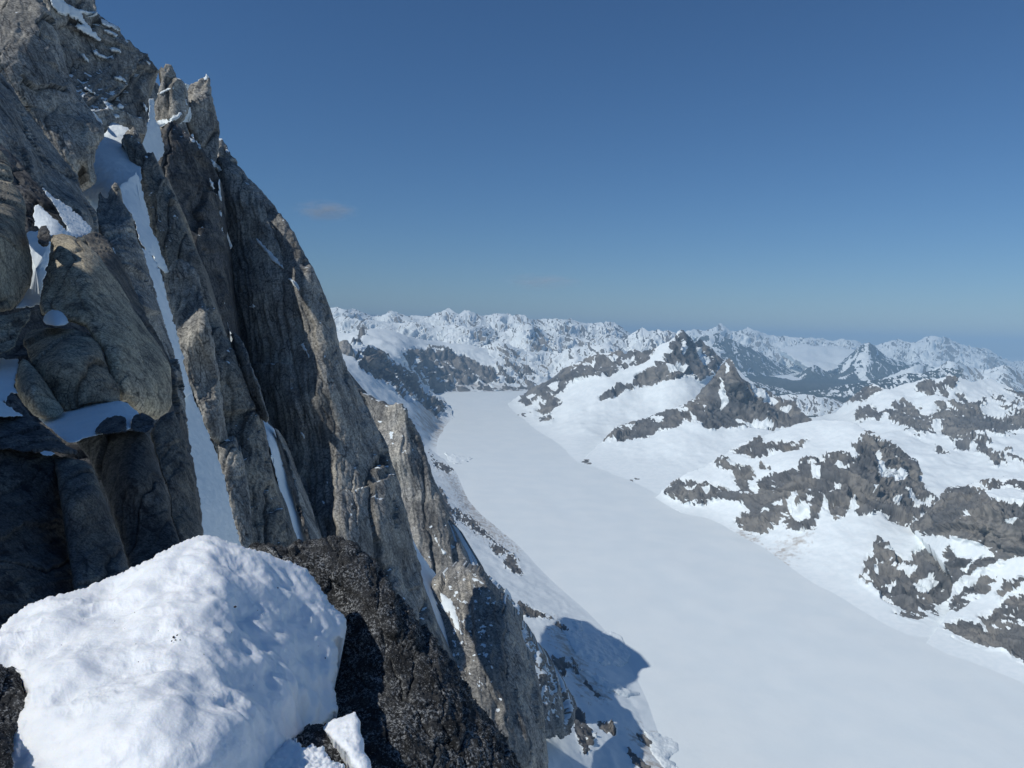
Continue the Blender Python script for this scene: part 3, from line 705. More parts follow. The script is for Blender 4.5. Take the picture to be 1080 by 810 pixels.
sf, sp = mountain_surf(polys, 31, holes=H2, amp=(1.0, 4.2), streak=(1, .7, .8), scale=6, flecks=.62, undul=1.2)
o = relief('mountain', SEC, [(608, 492, gd(608, 492)), (660, 512, gd(660, 512)), (700, 532, gd(700, 532)), (638, 463, 4950), (684, 440, 5250), (736, 417, 5350), (769, 377, 5500), (803, 409, 5400), (844, 433, 5200), (769, 447, 4900), (709, 450, 4900), (820, 450, 4850),
                             (740, 425, 5150), (775, 400, 5250), (700, 490, 4250), (760, 505, 3950), (790, 480, 4250), (840, 465, 4500)],
           mountain_mat(6.), step=.85, edge=(1.0, 7), surf=sf['surf'], thick=700, drop=.8, cap=False, split=sp, c=12, apron=85)
tag(o, 'craggy grey rock peak with a long rock arm standing between pyramid and snow dome', 'mountain', kind='structure')

FARH = [(800, 440), (830, 440), (860, 440), (880, 435), (890, 426), (899, 417), (910, 409), (921, 404), (930, 409), (938, 410), (947, 407), (957, 404), (966, 402), (976, 399), (984, 401), (992, 399), (997, 397), (1001, 393.5), (1008, 398), (1018, 400), (1025, 403), (1034, 401), (1044, 399.5), (1052, 403), (1061, 406), (1070, 411), (1090, 418), (1120, 428), (1160, 424), (1220, 432), (1280, 426), (1350, 440), (1430, 452), (1430, 660), (1110, 580), (960, 560), (900, 500), (840, 470)]
polys = [([(934, 440), (942, 426), (952, 420), (968, 430), (980, 438), (988, 446), (985, 455), (970, 460), (955, 452), (945, 447)], 8, -.1), ([(983, 440), (990, 424), (1006, 424), (1012, 414), (1026, 428), (1040, 420), (1036, 436), (1056, 436), (1082, 430), (1100, 436), (1080, 452), (1055, 460), (1040, 455), (1020, 470), (1008, 470), (995, 452)], 8, -.05),
         ([(968, 409), (977, 398), (985, 401), (984, 412), (974, 413)], 3, .4), ([(988, 405), (996, 405), (999, 418), (990, 414)], 4, .1), ([(1000, 396), (1008, 400), (1004, 408), (1000, 402)], 2.5, .5), ([(1020, 462), (1036, 462), (1055, 478), (1066, 492), (1050, 492), (1030, 476)], 7, -.45),
         ([(903, 436), (916, 430), (932, 437), (930, 443), (918, 441), (905, 442)], 4, .2), ([(890, 424), (905, 412), (921, 405), (938, 411), (920, 415), (905, 422)], 5, -.25), ([(1040, 404), (1060, 420), (1085, 430), (1060, 430), (1045, 420)], 6, -.4), ([(1085, 410), (1085, 425), (1060, 410), (1062, 405)], 4, -.2), ([(986, 470), (1000, 474), (998, 480), (988, 478)], 3, -.1), ([(1060, 478), (1085, 490), (1085, 496), (1066, 488)], 4, -.1)]
sf, sp = mountain_surf(polys, 41, (1.6, 4.2), streak=(1, .6, 1), scale=7, flecks=.55, undul=1.5)
o = relief('mountain', FARH, [(830, 440, 6500), (880, 435, 6200), (921, 404, 6000), (976, 399, 5800), (1001, 393.5, 5700), (1044, 399, 5800), (1090, 418, 5500), (960, 440, 5150), (1010, 440, 5000), (1060, 445, 4900), (900, 470, 4650), (960, 490, 4200), (1020, 500, 4000), (1090, 500, 3900), (1000, 545, 3450), (1100, 550, 3300), (1220, 432, 5300), (1420, 450, 4900), (1300, 540, 3600), (1420, 640, 2700), (860, 460, 4900)],
           mountain_mat(7.), step=.95, edge=(1.0, 7), surf=sf['surf'], thick=900, drop=.6, cap=False, split=sp, c=12)
tag(o, 'broad snowy hill with scattered bands of dark rock behind the snow dome', 'mountain', kind='structure')

DOME = [(688, 528), (700, 516), (712, 505), (726, 498), (742, 492), (753, 486), (762, 480), (769, 475), (782, 468), (792, 464), (800, 460), (812, 457), (826, 452), (844, 446), (863, 443), (887, 443.5), (902, 447), (916, 454), (928, 461.5), (940, 464), (948, 469), (955, 476), (962, 483), (969, 491), (973, 501), (977, 512), (983, 520), (992, 530), (1010, 545), (1060, 600), (1060, 730), (985, 702), (960, 692), (880, 642), (800, 584), (745, 552)]
polys = [([(914, 456), (922, 458), (928, 461), (940, 463), (955, 475), (969, 490), (977, 511), (991, 528), (985, 536), (974, 539), (960, 551), (938, 544), (930, 536), (918, 540), (907, 540), (902, 529), (890, 540), (883, 547), (872, 536), (863, 536), (858, 552), (842, 556), (830, 557), (829, 540), (822, 547), (812, 556), (800, 561), (784, 562), (778, 549), (790, 536), (787, 527), (764, 524), (753, 523), (740, 530), (724, 529), (704, 518), (709, 507), (724, 507), (740, 512), (756, 514), (769, 523), (796, 520), (800, 508), (810, 503), (820, 498), (832, 502), (844, 495), (863, 485), (887, 480), (900, 486), (908, 484), (903, 472), (910, 462)], 4, .55),
         ([(769, 476), (782, 469), (800, 460), (807, 468), (822, 466), (840, 470), (851, 464), (846, 470), (834, 473), (820, 473), (804, 480), (791, 480), (782, 476)], 2.5, .6),
         ([(750, 488), (760, 484), (772, 491), (791, 495), (794, 502), (786, 508), (793, 518), (784, 520), (776, 508), (772, 497)], 3, .35), ([(800, 490), (815, 492), (812, 496), (802, 494)], 2.5, -.2),
         ([(700, 545), (708, 546), (706, 550), (700, 549)], 2, -.1), ([(914, 604), (920, 598), (926, 575), (936, 583), (949, 587), (934, 594), (915, 588)], 3, .5),
         ([(911, 613), (920, 607), (930, 606), (932, 598), (945, 597), (958, 590), (970, 580), (988, 570), (1006, 577), (1015, 592), (1015, 625), (990, 640), (996, 655), (973, 656), (951, 656), (945, 646), (949, 640), (946, 637), (927, 623)], 3.5, .75)]
gul = fbm
H3 = [[(925, 474), (930, 480), (934, 492), (946, 496), (960, 495), (953, 506), (941, 512), (930, 503), (925, 488)], [(954, 514), (966, 526), (986, 526), (980, 535), (966, 533), (957, 524)], [(856, 490), (866, 494), (864, 505), (856, 501)], [(872, 487), (896, 489), (891, 497), (875, 495)], [(836, 541), (846, 531), (857, 535), (851, 546), (840, 549)], [(814, 531), (828, 527), (827, 535)], [(788, 510), (801, 512), (797, 521)], [(868, 519), (874, 530), (872, 548), (866, 540)], [(904, 516), (902, 536), (895, 534)], [(836, 512), (843, 524), (838, 548), (832, 540)], [(803, 536), (814, 540), (806, 545)], [(916, 510), (924, 514), (920, 522)], [(880, 506), (888, 512), (880, 516)], [(720, 512), (736, 514), (728, 518)], [(740, 519), (752, 518), (746, 524)], [(850, 520), (858, 523), (852, 528)], [(940, 528), (950, 524), (948, 536)], [(946, 597), (962, 593), (975, 598), (960, 606), (948, 604)], [(930, 618), (946, 612), (940, 622)], [(964, 613), (982, 607), (990, 616), (972, 622)]]
sf, sp = mountain_surf(polys, 51, holes=H3, amp=(1.0, 5.0), streak=(.9, .8, .9), scale=6, flecks=.56, undul=1.3, dirt=[([(800, 600), (830, 570), (850, 566), (830, 590)], 10), ([(780, 560), (800, 570), (780, 580)], 8)])
o = relief('mountain', DOME, [(688, 528, gd(688, 528)), (745, 552, gd(745, 552)), (800, 584, gd(800, 584)), (880, 642, gd(880, 642)), (960, 692, gd(960, 692)), (753, 486, 3650), (800, 460, 3800), (863, 443, 3750), (902, 447, 3550), (940, 464, 3380), (977, 512, 3100),
                              (720, 515, 3420), (760, 510, 3380), (845, 495, 3150), (905, 480, 3150), (845, 555, 2760), (905, 540, 2760), (790, 560, 2930), (985, 535, 2850), (820, 475, 3480), (870, 465, 3450), (940, 500, 3080), (900, 595, 2430), (950, 640, 2130), (985, 600, 2330), (1000, 560, 2600), (1050, 640, 2300), (985, 702, gd(985, 702)), (1050, 728, gd(1050, 728))],
           mountain_mat(4.), step=.85, edge=(1.2, 8), surf=sf['surf'], thick=500, drop=.8, cap=False, split=sp, c=14, apron=75)
tag(o, 'smooth snow dome broken off in a steep brown and grey rock face', 'mountain', kind='structure')

HUMP = [(958, 552), (968, 548), (975, 543), (984, 535), (991, 525), (995, 518), (999, 514), (1010, 513), (1024, 511), (1036, 505), (1048, 503), (1062, 502), (1080, 504), (1120, 507), (1170, 504), (1220, 516), (1280, 522), (1340, 548), (1430, 590), (1430, 1000), (1300, 897), (1180, 812), (1080, 742), (1030, 722), (985, 702), (970, 688), (985, 668), (1000, 645), (1005, 610), (985, 580), (965, 562)]
polys = [([(1085, 510), (1180, 508), (1280, 528), (1380, 590), (1420, 700), (1360, 730), (1250, 640), (1130, 600), (1085, 585)], 6, .5), ([(1085, 612), (1160, 640), (1240, 720), (1300, 800), (1220, 790), (1130, 720), (1085, 700)], 6, .4), ([(955, 553), (975, 543), (991, 524), (998, 513), (1024, 510), (1036, 518), (1040, 523), (1055, 528), (1085, 533), (1085, 582), (1070, 584), (1053, 585), (1038, 572), (1020, 569), (1003, 565), (988, 557), (975, 560)], 3, 1.1),
         ([(1030, 510), (1037, 505), (1062, 502), (1085, 505), (1085, 518), (1068, 512), (1055, 512), (1045, 516)], 4, .0),
         ([(1000, 580), (1012, 592), (1052, 588), (1058, 592), (1030, 606), (1005, 617), (995, 610)], 3, .9), ([(1000, 630), (1008, 620), (1030, 612), (1050, 609), (1046, 616), (1033, 626), (1008, 640), (995, 645)], 3.5, .45), ([(1053, 624), (1064, 614), (1085, 612), (1085, 652), (1070, 649), (1056, 636)], 3, .8), ([(1033, 650), (1060, 640), (1085, 652), (1085, 660), (1055, 660), (1036, 658)], 4, .1),
         ([(996, 661), (1013, 656), (1043, 662), (1085, 665), (1085, 702), (1072, 691), (1060, 682), (1033, 681), (1011, 671)], 3, 1.3)]
H4 = [[(1036, 518), (1060, 520), (1090, 528), (1090, 534), (1055, 529)], [(1002, 566), (1034, 573), (1050, 586), (1028, 590), (1012, 591), (1002, 578)], [(974, 631), (1004, 617), (1054, 590), (1066, 592), (1012, 623), (980, 637)], [(1000, 655), (1050, 629), (1090, 608), (1090, 616), (1052, 640), (1020, 656)], [(1060, 548), (1074, 546), (1068, 554)], [(1064, 625), (1080, 622), (1074, 632)], [(1018, 536), (1026, 545), (1020, 549)], [(1010, 600), (1026, 596), (1020, 604)], [(1014, 630), (1030, 622), (1026, 632)]]
sf, sp = mountain_surf(polys, 61, holes=H4, amp=(.8, 5.0), streak=(1, .6, .9), scale=7, flecks=.62, undul=1.0)
o = relief('mountain', HUMP, [(985, 702, gd(985, 702)), (1030, 722, gd(1030, 722)), (1080, 742, gd(1080, 742)), (999, 514, 2620), (1045, 504, 2600), (1090, 506, 2500), (1180, 812, gd(1180, 812)), (1300, 897, gd(1300, 897)), (1430, 1000, gd(1430, 1000)), (1250, 520, 2400), (1420, 590, 2000), (1200, 660, 1850), (1300, 720, 1620), (1420, 800, 1350), (960, 553, 2650), (1000, 560, 2350), (1045, 575, 2230), (1085, 580, 2150), (1000, 640, 2080), (1045, 610, 2150), (1085, 640, 1980), (1010, 668, 1960), (1075, 690, 1820), (1050, 530, 2330), (1085, 660, 1900)],
           mountain_mat(3.), step=.85, edge=(1.2, 8), surf=sf['surf'], thick=500, drop=.8, cap=False, split=sp, c=14, apron=75)
tag(o, 'dark rock hump at the right picture edge with snow ledges and ribs below', 'mountain', kind='structure')

# ------------------------------------------------------------------ the great rock wall on the left
G = granite
GW = 'rock towers and ribs of the great wall'


def rock(name, label, poly, ctrl, cell=15, amp=4.0, lean=.2, stretch=4.5, seed=1, snow=.62, edge=(1.5, 10), bulge=(12, None), mat=None, thick=None, cat='rock', group=None, step=1.15, darkness=.5, rough=.25, c=25., fine=1.0, matk=None, dents=0.0, rot=0.0, cols=True):
    ds = [q[2] for q in ctrl]; D = sum(ds) / len(ds); m = D / F
    b = (bulge[0], bulge[1] if bulge[1] is not None else bulge[0] * m * 1.1)
    mk = dict(darkness=darkness, lean=lean); mk.update(matk or {})
    o = relief(name, poly, ctrl, mat or G(round(m * 9, 3), **mk), step=step, edge=edge, bulge=b, thick=thick or 45 * m, c=c, **rock_surf(cell, amp, lean, stretch, rough, seed, snow, rot, fine, dents, cols))
    return tag(o, label, cat, group)


# backing of the wall
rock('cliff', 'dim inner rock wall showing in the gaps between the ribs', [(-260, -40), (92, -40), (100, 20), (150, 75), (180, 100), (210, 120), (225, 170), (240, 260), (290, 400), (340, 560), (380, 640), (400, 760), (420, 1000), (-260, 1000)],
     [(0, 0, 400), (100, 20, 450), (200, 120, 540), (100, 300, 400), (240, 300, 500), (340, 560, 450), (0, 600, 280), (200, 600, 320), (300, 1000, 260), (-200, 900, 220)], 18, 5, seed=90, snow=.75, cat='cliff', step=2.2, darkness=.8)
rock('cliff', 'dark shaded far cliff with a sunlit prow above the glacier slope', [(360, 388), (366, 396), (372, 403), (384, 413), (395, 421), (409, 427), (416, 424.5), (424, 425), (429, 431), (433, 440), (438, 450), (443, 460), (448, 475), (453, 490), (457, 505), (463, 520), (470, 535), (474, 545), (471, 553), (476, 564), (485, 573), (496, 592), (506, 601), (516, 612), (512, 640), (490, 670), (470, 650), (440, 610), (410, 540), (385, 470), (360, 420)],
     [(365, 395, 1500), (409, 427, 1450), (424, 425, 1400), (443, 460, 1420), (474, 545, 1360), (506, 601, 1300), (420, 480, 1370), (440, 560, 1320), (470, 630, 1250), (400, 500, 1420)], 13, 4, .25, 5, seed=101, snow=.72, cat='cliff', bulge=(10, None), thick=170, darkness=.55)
rock('cliff', 'lower wall of the mountain dropping out of the bottom of the photo to the glacier', [(330, 700), (420, 640), (470, 650), (510, 700), (545, 770), (574, 806), (576, 860), (590, 1000), (600, 1200), (610, 1500), (0, 1500), (0, 1100), (250, 800)],
     [(420, 640, 900), (545, 780, 760), (575, 860, 700), (600, 1200, 640), (610, 1500, 620), (300, 900, 700), (100, 1300, 600), (400, 1400, 600)], 22, 5, .3, 6, seed=91, snow=.85, cat='cliff', step=4.0, thick=250, bulge=(30, None))
rock('rock_outcrop', 'snow flecked broken rocks on the slope right of the lower pillar', [(500, 601), (510, 606), (520, 611), (533, 623), (545, 639), (550, 655), (556, 668), (566, 684), (574, 694), (582, 704), (588, 716), (595, 724), (600, 736), (608, 748), (607, 758), (602, 766), (603, 776), (592, 779), (580, 778), (560, 770), (540, 720), (515, 650)],
     [(505, 603, 1280), (545, 640, 1290), (582, 704, 1270), (607, 755, 1250), (590, 778, 1170), (545, 720, 1140), (515, 640, 1210)], 10, 5, .3, 3, seed=103, snow=.42, edge=(3, 10), cat='rock', darkness=.5, thick=60)
rock('rock_pillar', 'tall sunlit pillar at the foot of the wall right of the lower gully', [(456, 612), (462, 606), (474, 600), (486, 594), (498, 600), (506, 604), (511, 612), (517, 622), (527, 634), (538, 641), (543, 648), (548, 664), (553, 680), (558, 694), (563, 705), (568, 722), (572, 745), (575, 770), (577, 795), (578, 830), (590, 1100), (510, 1100), (500, 830), (470, 720), (455, 650)],
     [(465, 608, 760), (505, 605, 740), (540, 645, 720), (563, 705, 690), (577, 800, 640), (520, 700, 640), (540, 800, 580), (480, 680, 660), (500, 650, 690), (585, 1090, 600), (515, 1090, 540)], 12, 4.2, .32, 8, seed=105, snow=.85, bulge=(16, None), cat='rock pillar', group=GW, darkness=.38, thick=100)
rock('rock_pillar', 'huge main pillar whose right edge falls from the notch to the gully', [(226, 168), (231, 164), (240, 167), (248, 172), (255, 179), (262, 188), (272, 197), (281, 205), (291, 216), (300, 228), (306, 238), (312, 249), (318, 261), (325, 275), (332, 288), (338, 301), (342, 311), (346, 322), (350, 335), (352, 346), (355, 360), (360, 374), (366, 390), (374, 404), (384, 422), (392, 438), (400, 454), (408, 473), (414, 492), (420, 514), (425, 534), (431, 556), (436, 580), (441, 602), (449, 628), (459, 655), (470, 688), (480, 714), (492, 740), (507, 780), (525, 850), (560, 1100), (400, 1100), (370, 900), (350, 720), (320, 620), (255, 540), (222, 440), (212, 320), (222, 220)],
     [(232, 166, 472), (262, 188, 464), (300, 228, 450), (338, 301, 434), (355, 360, 427), (384, 422, 428), (420, 514, 424), (441, 602, 414), (492, 740, 388), (245, 260, 458), (285, 300, 432), (270, 400, 428), (320, 420, 402), (330, 540, 374), (380, 560, 372), (400, 660, 348), (262, 225, 456), (345, 400, 412), (235, 400, 455), (260, 520, 425), (540, 1080, 320), (420, 1080, 280)], 17, 4.5, .28, 7, seed=107, snow=.8, bulge=(26, None), cat='rock pillar', group=GW, darkness=.4, thick=160, step=1.0)
rock('rock_tower', 'dark notch rock between the snow tipped tower and the main pillar', [(226, 150), (230, 146), (235, 147), (238, 152), (241, 157), (245, 163), (250, 170), (262, 188), (240, 195), (222, 190)], [(232, 147, 570), (250, 170, 560), (230, 185, 560)], 9, 3, seed=108, cat='rock', group=GW)
rock('rock_tower', 'snow tipped square tower highest right on the wall', [(192, 112), (197, 95), (201, 88), (206, 85.5), (210, 84), (215, 82), (218, 79.5), (221, 82.5), (222, 92), (222.5, 98), (224, 106), (226, 116), (229, 127), (231, 138), (232, 150), (230, 165), (226, 176), (218, 170), (212, 157), (204, 146), (196, 130)],
     [(200, 90, 478), (220, 84, 482), (226, 116, 479), (231, 145, 475), (205, 130, 464), (222, 170, 460), (212, 110, 468)], 10, 3.5, .05, 4, seed=110, snow=.75, bulge=(7, None), cat='rock tower', group=GW, edge=(.9, 7), darkness=.4)
rock('rock_tower', 'blocky cracked tower just left of the snow tipped tower', [(161, 138), (162, 118), (165, 104), (166, 96), (169, 84), (168, 76), (172, 70), (175, 66.5), (181, 68), (184, 74), (186, 81), (191, 84), (195, 90), (198, 100), (199, 116), (194, 124), (184, 130), (170, 140)],
     [(175, 68, 438), (185, 82, 440), (197, 105, 440), (165, 120, 430), (180, 130, 425), (180, 100, 430)], 11, 3.5, .0, 2.5, seed=112, snow=.66, bulge=(6, None), cat='rock tower', group=GW, edge=(.9, 7), darkness=.35)
rock('rock_rib', 'rib with its shade painted in black, running down left of the main pillar', [(160, 160), (162, 148), (166, 140), (171, 133), (176, 129), (181, 127.5), (186, 129), (192, 134), (198, 139), (205, 147), (213, 156), (219, 165), (226, 176), (233, 190), (236, 210), (238, 240), (239, 275), (243, 310), (248, 350), (255, 378), (264, 405), (277, 437), (290, 460), (305, 500), (325, 545), (345, 590), (395, 740), (430, 900), (350, 900), (290, 620), (250, 480), (215, 350), (185, 240), (168, 190)],
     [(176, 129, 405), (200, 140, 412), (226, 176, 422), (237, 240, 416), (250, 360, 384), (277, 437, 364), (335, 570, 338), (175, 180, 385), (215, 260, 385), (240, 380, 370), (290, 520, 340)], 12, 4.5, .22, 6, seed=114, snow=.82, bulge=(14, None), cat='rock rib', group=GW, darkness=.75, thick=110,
     matk=dict(warm=(.22, .20, .17), grey=(.13, .13, .13)))  # darker granite colours paint in the shade of this rib
rock('rock_rib', 'thin leaning slab at the head of the second snow strip', [(243, 352), (248, 350), (253, 356), (259, 368), (265, 384), (271, 400), (277, 420), (283, 438), (281, 446), (274, 440), (266, 424), (258, 404), (250, 380)], [(248, 352, 212), (282, 442, 198), (265, 390, 201), (256, 392, 204)], 24, 2, .3, 7, seed=115, snow=9, darkness=.1, cols=False, bulge=(6, None), cat='rock slab', group=GW)
rock('rock_rib', 'slender leaning slab right of the second snow strip', [(289, 452), (294, 455), (299, 466), (304, 478), (309, 492), (315, 506), (322, 524), (330, 545), (340, 570), (345, 590), (334, 592), (322, 552), (311, 512), (302, 480)], [(292, 455, 250), (342, 580, 225), (315, 520, 232)], 22, 2, .32, 7, seed=116, snow=.9, bulge=(7, None), cat='rock slab', group=GW)
rock('cliff', 'sunlit upper wall with blocks and snow ledges on the left skyline', [(40, -30), (92, -30), (95, -6), (98, 1), (100, 10), (106, 17), (112, 19), (118, 22), (124, 28), (128, 33.5), (133, 38), (137, 43), (142, 50), (147, 52.5), (152, 54), (157, 58), (160, 63), (164, 69), (168, 74), (166, 80), (161, 84), (160, 96), (158, 108), (155, 118), (155, 132), (154, 143), (146, 143), (137, 141), (128, 137), (120, 133), (112, 146), (100, 150), (80, 120), (60, 60)],
     [(98, 0, 276), (128, 34, 284), (157, 58, 292), (155, 130, 280), (120, 120, 264), (100, 140, 250), (60, 20, 257), (90, 70, 264), (130, 80, 277)], 13, 5, .0, 2.4, seed=118, snow=.6, bulge=(9, None), cat='cliff', group=GW, edge=(1.4, 8), darkness=.5, thick=90)
rock('rock_tower', 'smooth tan block cut by the top edge of the photo', [(62, -30), (99, -30), (99, -4), (101.5, 9), (97, 12), (88, 8), (78, 4), (68, -4)], [(70, -10, 320), (100, 0, 325), (90, 5, 310)], 12, 2, .1, 3, seed=119, snow=.95, bulge=(7, None), cat='rock', group=GW, darkness=.25)
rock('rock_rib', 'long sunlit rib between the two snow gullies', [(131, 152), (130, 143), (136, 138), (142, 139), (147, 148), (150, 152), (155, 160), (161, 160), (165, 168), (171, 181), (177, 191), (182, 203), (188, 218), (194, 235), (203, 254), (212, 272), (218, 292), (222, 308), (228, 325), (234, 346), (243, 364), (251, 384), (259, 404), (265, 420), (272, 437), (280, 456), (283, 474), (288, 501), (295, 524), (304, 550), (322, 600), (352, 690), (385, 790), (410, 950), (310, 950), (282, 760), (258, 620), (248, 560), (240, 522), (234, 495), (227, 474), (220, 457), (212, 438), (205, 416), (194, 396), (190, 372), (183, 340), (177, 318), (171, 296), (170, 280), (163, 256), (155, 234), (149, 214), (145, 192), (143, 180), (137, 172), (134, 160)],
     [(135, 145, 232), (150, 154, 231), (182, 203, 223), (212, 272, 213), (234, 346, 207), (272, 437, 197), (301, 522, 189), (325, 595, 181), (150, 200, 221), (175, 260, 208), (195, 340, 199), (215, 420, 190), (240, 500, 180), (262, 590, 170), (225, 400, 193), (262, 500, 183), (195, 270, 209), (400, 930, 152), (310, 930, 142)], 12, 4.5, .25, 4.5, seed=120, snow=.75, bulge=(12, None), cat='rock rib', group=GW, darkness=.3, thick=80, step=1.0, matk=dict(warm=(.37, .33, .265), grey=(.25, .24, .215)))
rock('rock_pillar', 'blunt front pillar with a snow capped ledge at its foot', [(171, 298), (176, 286), (183, 275), (190, 272), (198, 276), (206, 282), (211, 292), (214, 308), (220, 335), (226, 362), (231, 395), (234, 425), (237, 450), (240, 466), (230, 468), (222, 462), (213, 441), (204, 415), (195, 396), (191, 370), (184, 342), (177, 320)],
     [(183, 276, 188), (205, 282, 190), (214, 310, 186), (231, 400, 180), (237, 464, 176), (185, 330, 182), (200, 390, 174), (222, 460, 168), (205, 340, 176)], 11, 2.5, .18, 5, seed=122, snow=.85, bulge=(8, None), cat='rock pillar', group=GW, darkness=.35, thick=40)
rock('rock_pillar', 'stubby dark block below the snow capped ledge', [(229, 470), (234, 465), (241, 463), (248, 468), (253, 478), (258, 494), (262, 512), (265, 535), (268, 570), (262, 590), (252, 575), (245, 548), (238, 520), (232, 492)], [(232, 468, 172), (247, 468, 174), (262, 515, 170), (260, 580, 160), (240, 520, 164)], 10, 3, .15, 4, seed=124, snow=.9, bulge=(8, None), cat='rock', group=GW, darkness=.6, thick=30)
rock('rock_rib', 'dark knob overhanging the top of the snow basin', [(127, 148), (131, 142), (136, 138), (141, 134), (146, 140), (148, 147), (147, 158), (146, 172), (143, 182), (139, 174), (136, 166), (133, 156), (128, 152)], [(131, 145, 236), (146, 142, 238), (143, 180, 228)], 8, 2.5, seed=125, snow=.8, bulge=(5, None), cat='rock', group=GW, darkness=.8, thick=30)
rock('rock_slab', 'big streaked slab filling the upper left corner', [(-260, -40), (36, -40), (44, 0), (50, 10), (56, 22), (61, 37), (65, 52), (69, 67), (73, 81), (81, 96), (87, 104), (94, 112), (101, 122), (109, 133), (111, 142), (106, 150), (102, 158), (101, 170), (100, 180), (102, 190), (101, 195), (96, 198), (92, 195), (91, 186), (88, 176), (84, 184), (84, 192), (72, 180), (52, 152), (25, 112), (0, 78), (-260, 50)],
     [(-20, -20, 178), (44, 0, 182), (65, 52, 180), (94, 112, 177), (109, 138, 175), (98, 196, 169), (20, 50, 168), (60, 120, 168), (0, 70, 160), (80, 180, 165)], 15, 4, .35, 4.5, seed=126, snow=.82, bulge=(14, None), cat='rock slab', group=GW, darkness=.4, thick=60, step=1.1)
rock('rock_slab', 'lichen streaked diagonal slab below the big corner slab', [(-260, 40), (0, 74), (26, 110), (52, 147), (70, 170), (82, 184), (88, 204), (95, 214), (101, 223), (103, 236), (104, 246), (98, 252), (88, 246), (70, 228), (43, 204), (20, 176), (0, 158), (-260, 150)],
     [(-30, 50, 120), (26, 110, 124), (82, 184, 124), (104, 244, 116), (0, 120, 104), (43, 196, 100), (70, 222, 98), (90, 240, 100)], 17, 4.5, .9, 4, seed=128, snow=9, bulge=(12, None), cat='rock slab', group=GW, darkness=.55, thick=40, step=1.1)
rock('rock_spire', 'split sunlit spire standing in the mouth of the snow basin', [(101, 224), (103, 212), (104, 205), (106, 202), (109, 206), (112, 210), (115, 203), (118, 195), (121, 191), (124, 194), (127, 200), (128, 210), (133, 217), (138, 226), (141, 238), (144, 249), (148, 260), (152, 270), (155, 283), (161, 300), (168, 322), (176, 348), (184, 370), (190, 395), (196, 425), (198, 460), (186, 470), (175, 420), (160, 360), (140, 310), (128, 285), (116, 262), (107, 248), (102, 236)],
     [(105, 204, 132), (121, 193, 134), (128, 212, 132), (144, 249, 128), (155, 285, 124), (176, 348, 118), (196, 440, 105), (108, 240, 122), (130, 275, 116), (160, 350, 104), (182, 440, 95)], 9, 3.5, .25, 5, seed=130, snow=9, bulge=(7, None), cat='rock spire', group=GW, edge=(.9, 6), darkness=.35, thick=25, step=1.0)

# ------------------------------------------------------------------ rocks close to the ledge
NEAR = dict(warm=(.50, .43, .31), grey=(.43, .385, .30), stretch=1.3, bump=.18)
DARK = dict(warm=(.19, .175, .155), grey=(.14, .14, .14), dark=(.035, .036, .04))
GB = 'boulders and blocks beside the ledge'
rock('cliff', 'backing rock behind the near boulders, painted dark for the shade in the gaps', [(-260, 130), (30, 190), (80, 250), (130, 300), (170, 370), (196, 440), (210, 520), (216, 600), (150, 680), (-260, 700)],
     [(0, 160, 70), (100, 280, 66), (190, 440, 60), (0, 400, 40), (100, 480, 34), (200, 600, 44), (0, 650, 24)], 18, 4, seed=140, snow=9, cat='cliff', step=2.0, darkness=.9, matk=DARK, bulge=(20, None))  # fills the gaps; their shade is painted in with dark rock colours
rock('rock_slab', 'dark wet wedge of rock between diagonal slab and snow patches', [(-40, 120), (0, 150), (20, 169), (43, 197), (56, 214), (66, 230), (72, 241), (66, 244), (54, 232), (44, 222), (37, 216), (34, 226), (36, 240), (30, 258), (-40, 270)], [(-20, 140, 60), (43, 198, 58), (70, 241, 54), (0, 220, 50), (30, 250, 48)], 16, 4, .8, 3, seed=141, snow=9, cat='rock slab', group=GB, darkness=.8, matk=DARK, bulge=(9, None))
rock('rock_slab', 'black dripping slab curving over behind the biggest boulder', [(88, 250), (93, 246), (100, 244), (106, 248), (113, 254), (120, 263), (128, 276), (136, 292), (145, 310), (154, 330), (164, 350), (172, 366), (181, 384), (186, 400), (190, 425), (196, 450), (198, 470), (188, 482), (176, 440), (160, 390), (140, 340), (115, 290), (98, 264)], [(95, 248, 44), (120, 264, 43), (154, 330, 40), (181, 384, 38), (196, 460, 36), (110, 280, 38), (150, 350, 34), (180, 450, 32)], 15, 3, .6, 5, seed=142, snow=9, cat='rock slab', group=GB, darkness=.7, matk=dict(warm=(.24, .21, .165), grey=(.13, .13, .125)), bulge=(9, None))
rock('boulder', 'small grey upper boulder on the left picture edge', [(-40, 150), (0, 159), (6, 165), (11, 173), (13, 184), (14, 190), (10, 194), (0, 193), (-40, 195)], [(0, 160, 28), (13, 186, 27), (0, 190, 26)], 14, 2, 0, 2, seed=143, snow=9, cat='boulder', group=GB, darkness=.4, matk=NEAR, bulge=(7, None), cols=False)
rock('boulder', 'smooth tan boulder cut by the left picture edge beside the shaded snow', [(-50, 185), (0, 190), (12, 192), (20, 200), (26, 212), (28, 226), (27, 242), (30, 256), (34, 272), (35, 288), (31, 302), (23, 317), (12, 327), (-50, 335)], [(0, 192, 24), (26, 215, 23.5), (34, 285, 21), (0, 250, 19), (0, 320, 18)], 30, 2.2, .1, 2, seed=144, snow=9, cat='boulder', group=GB, darkness=.45, matk=NEAR, bulge=(18, None), rough=.3, edge=(1.0, 18), cols=False)
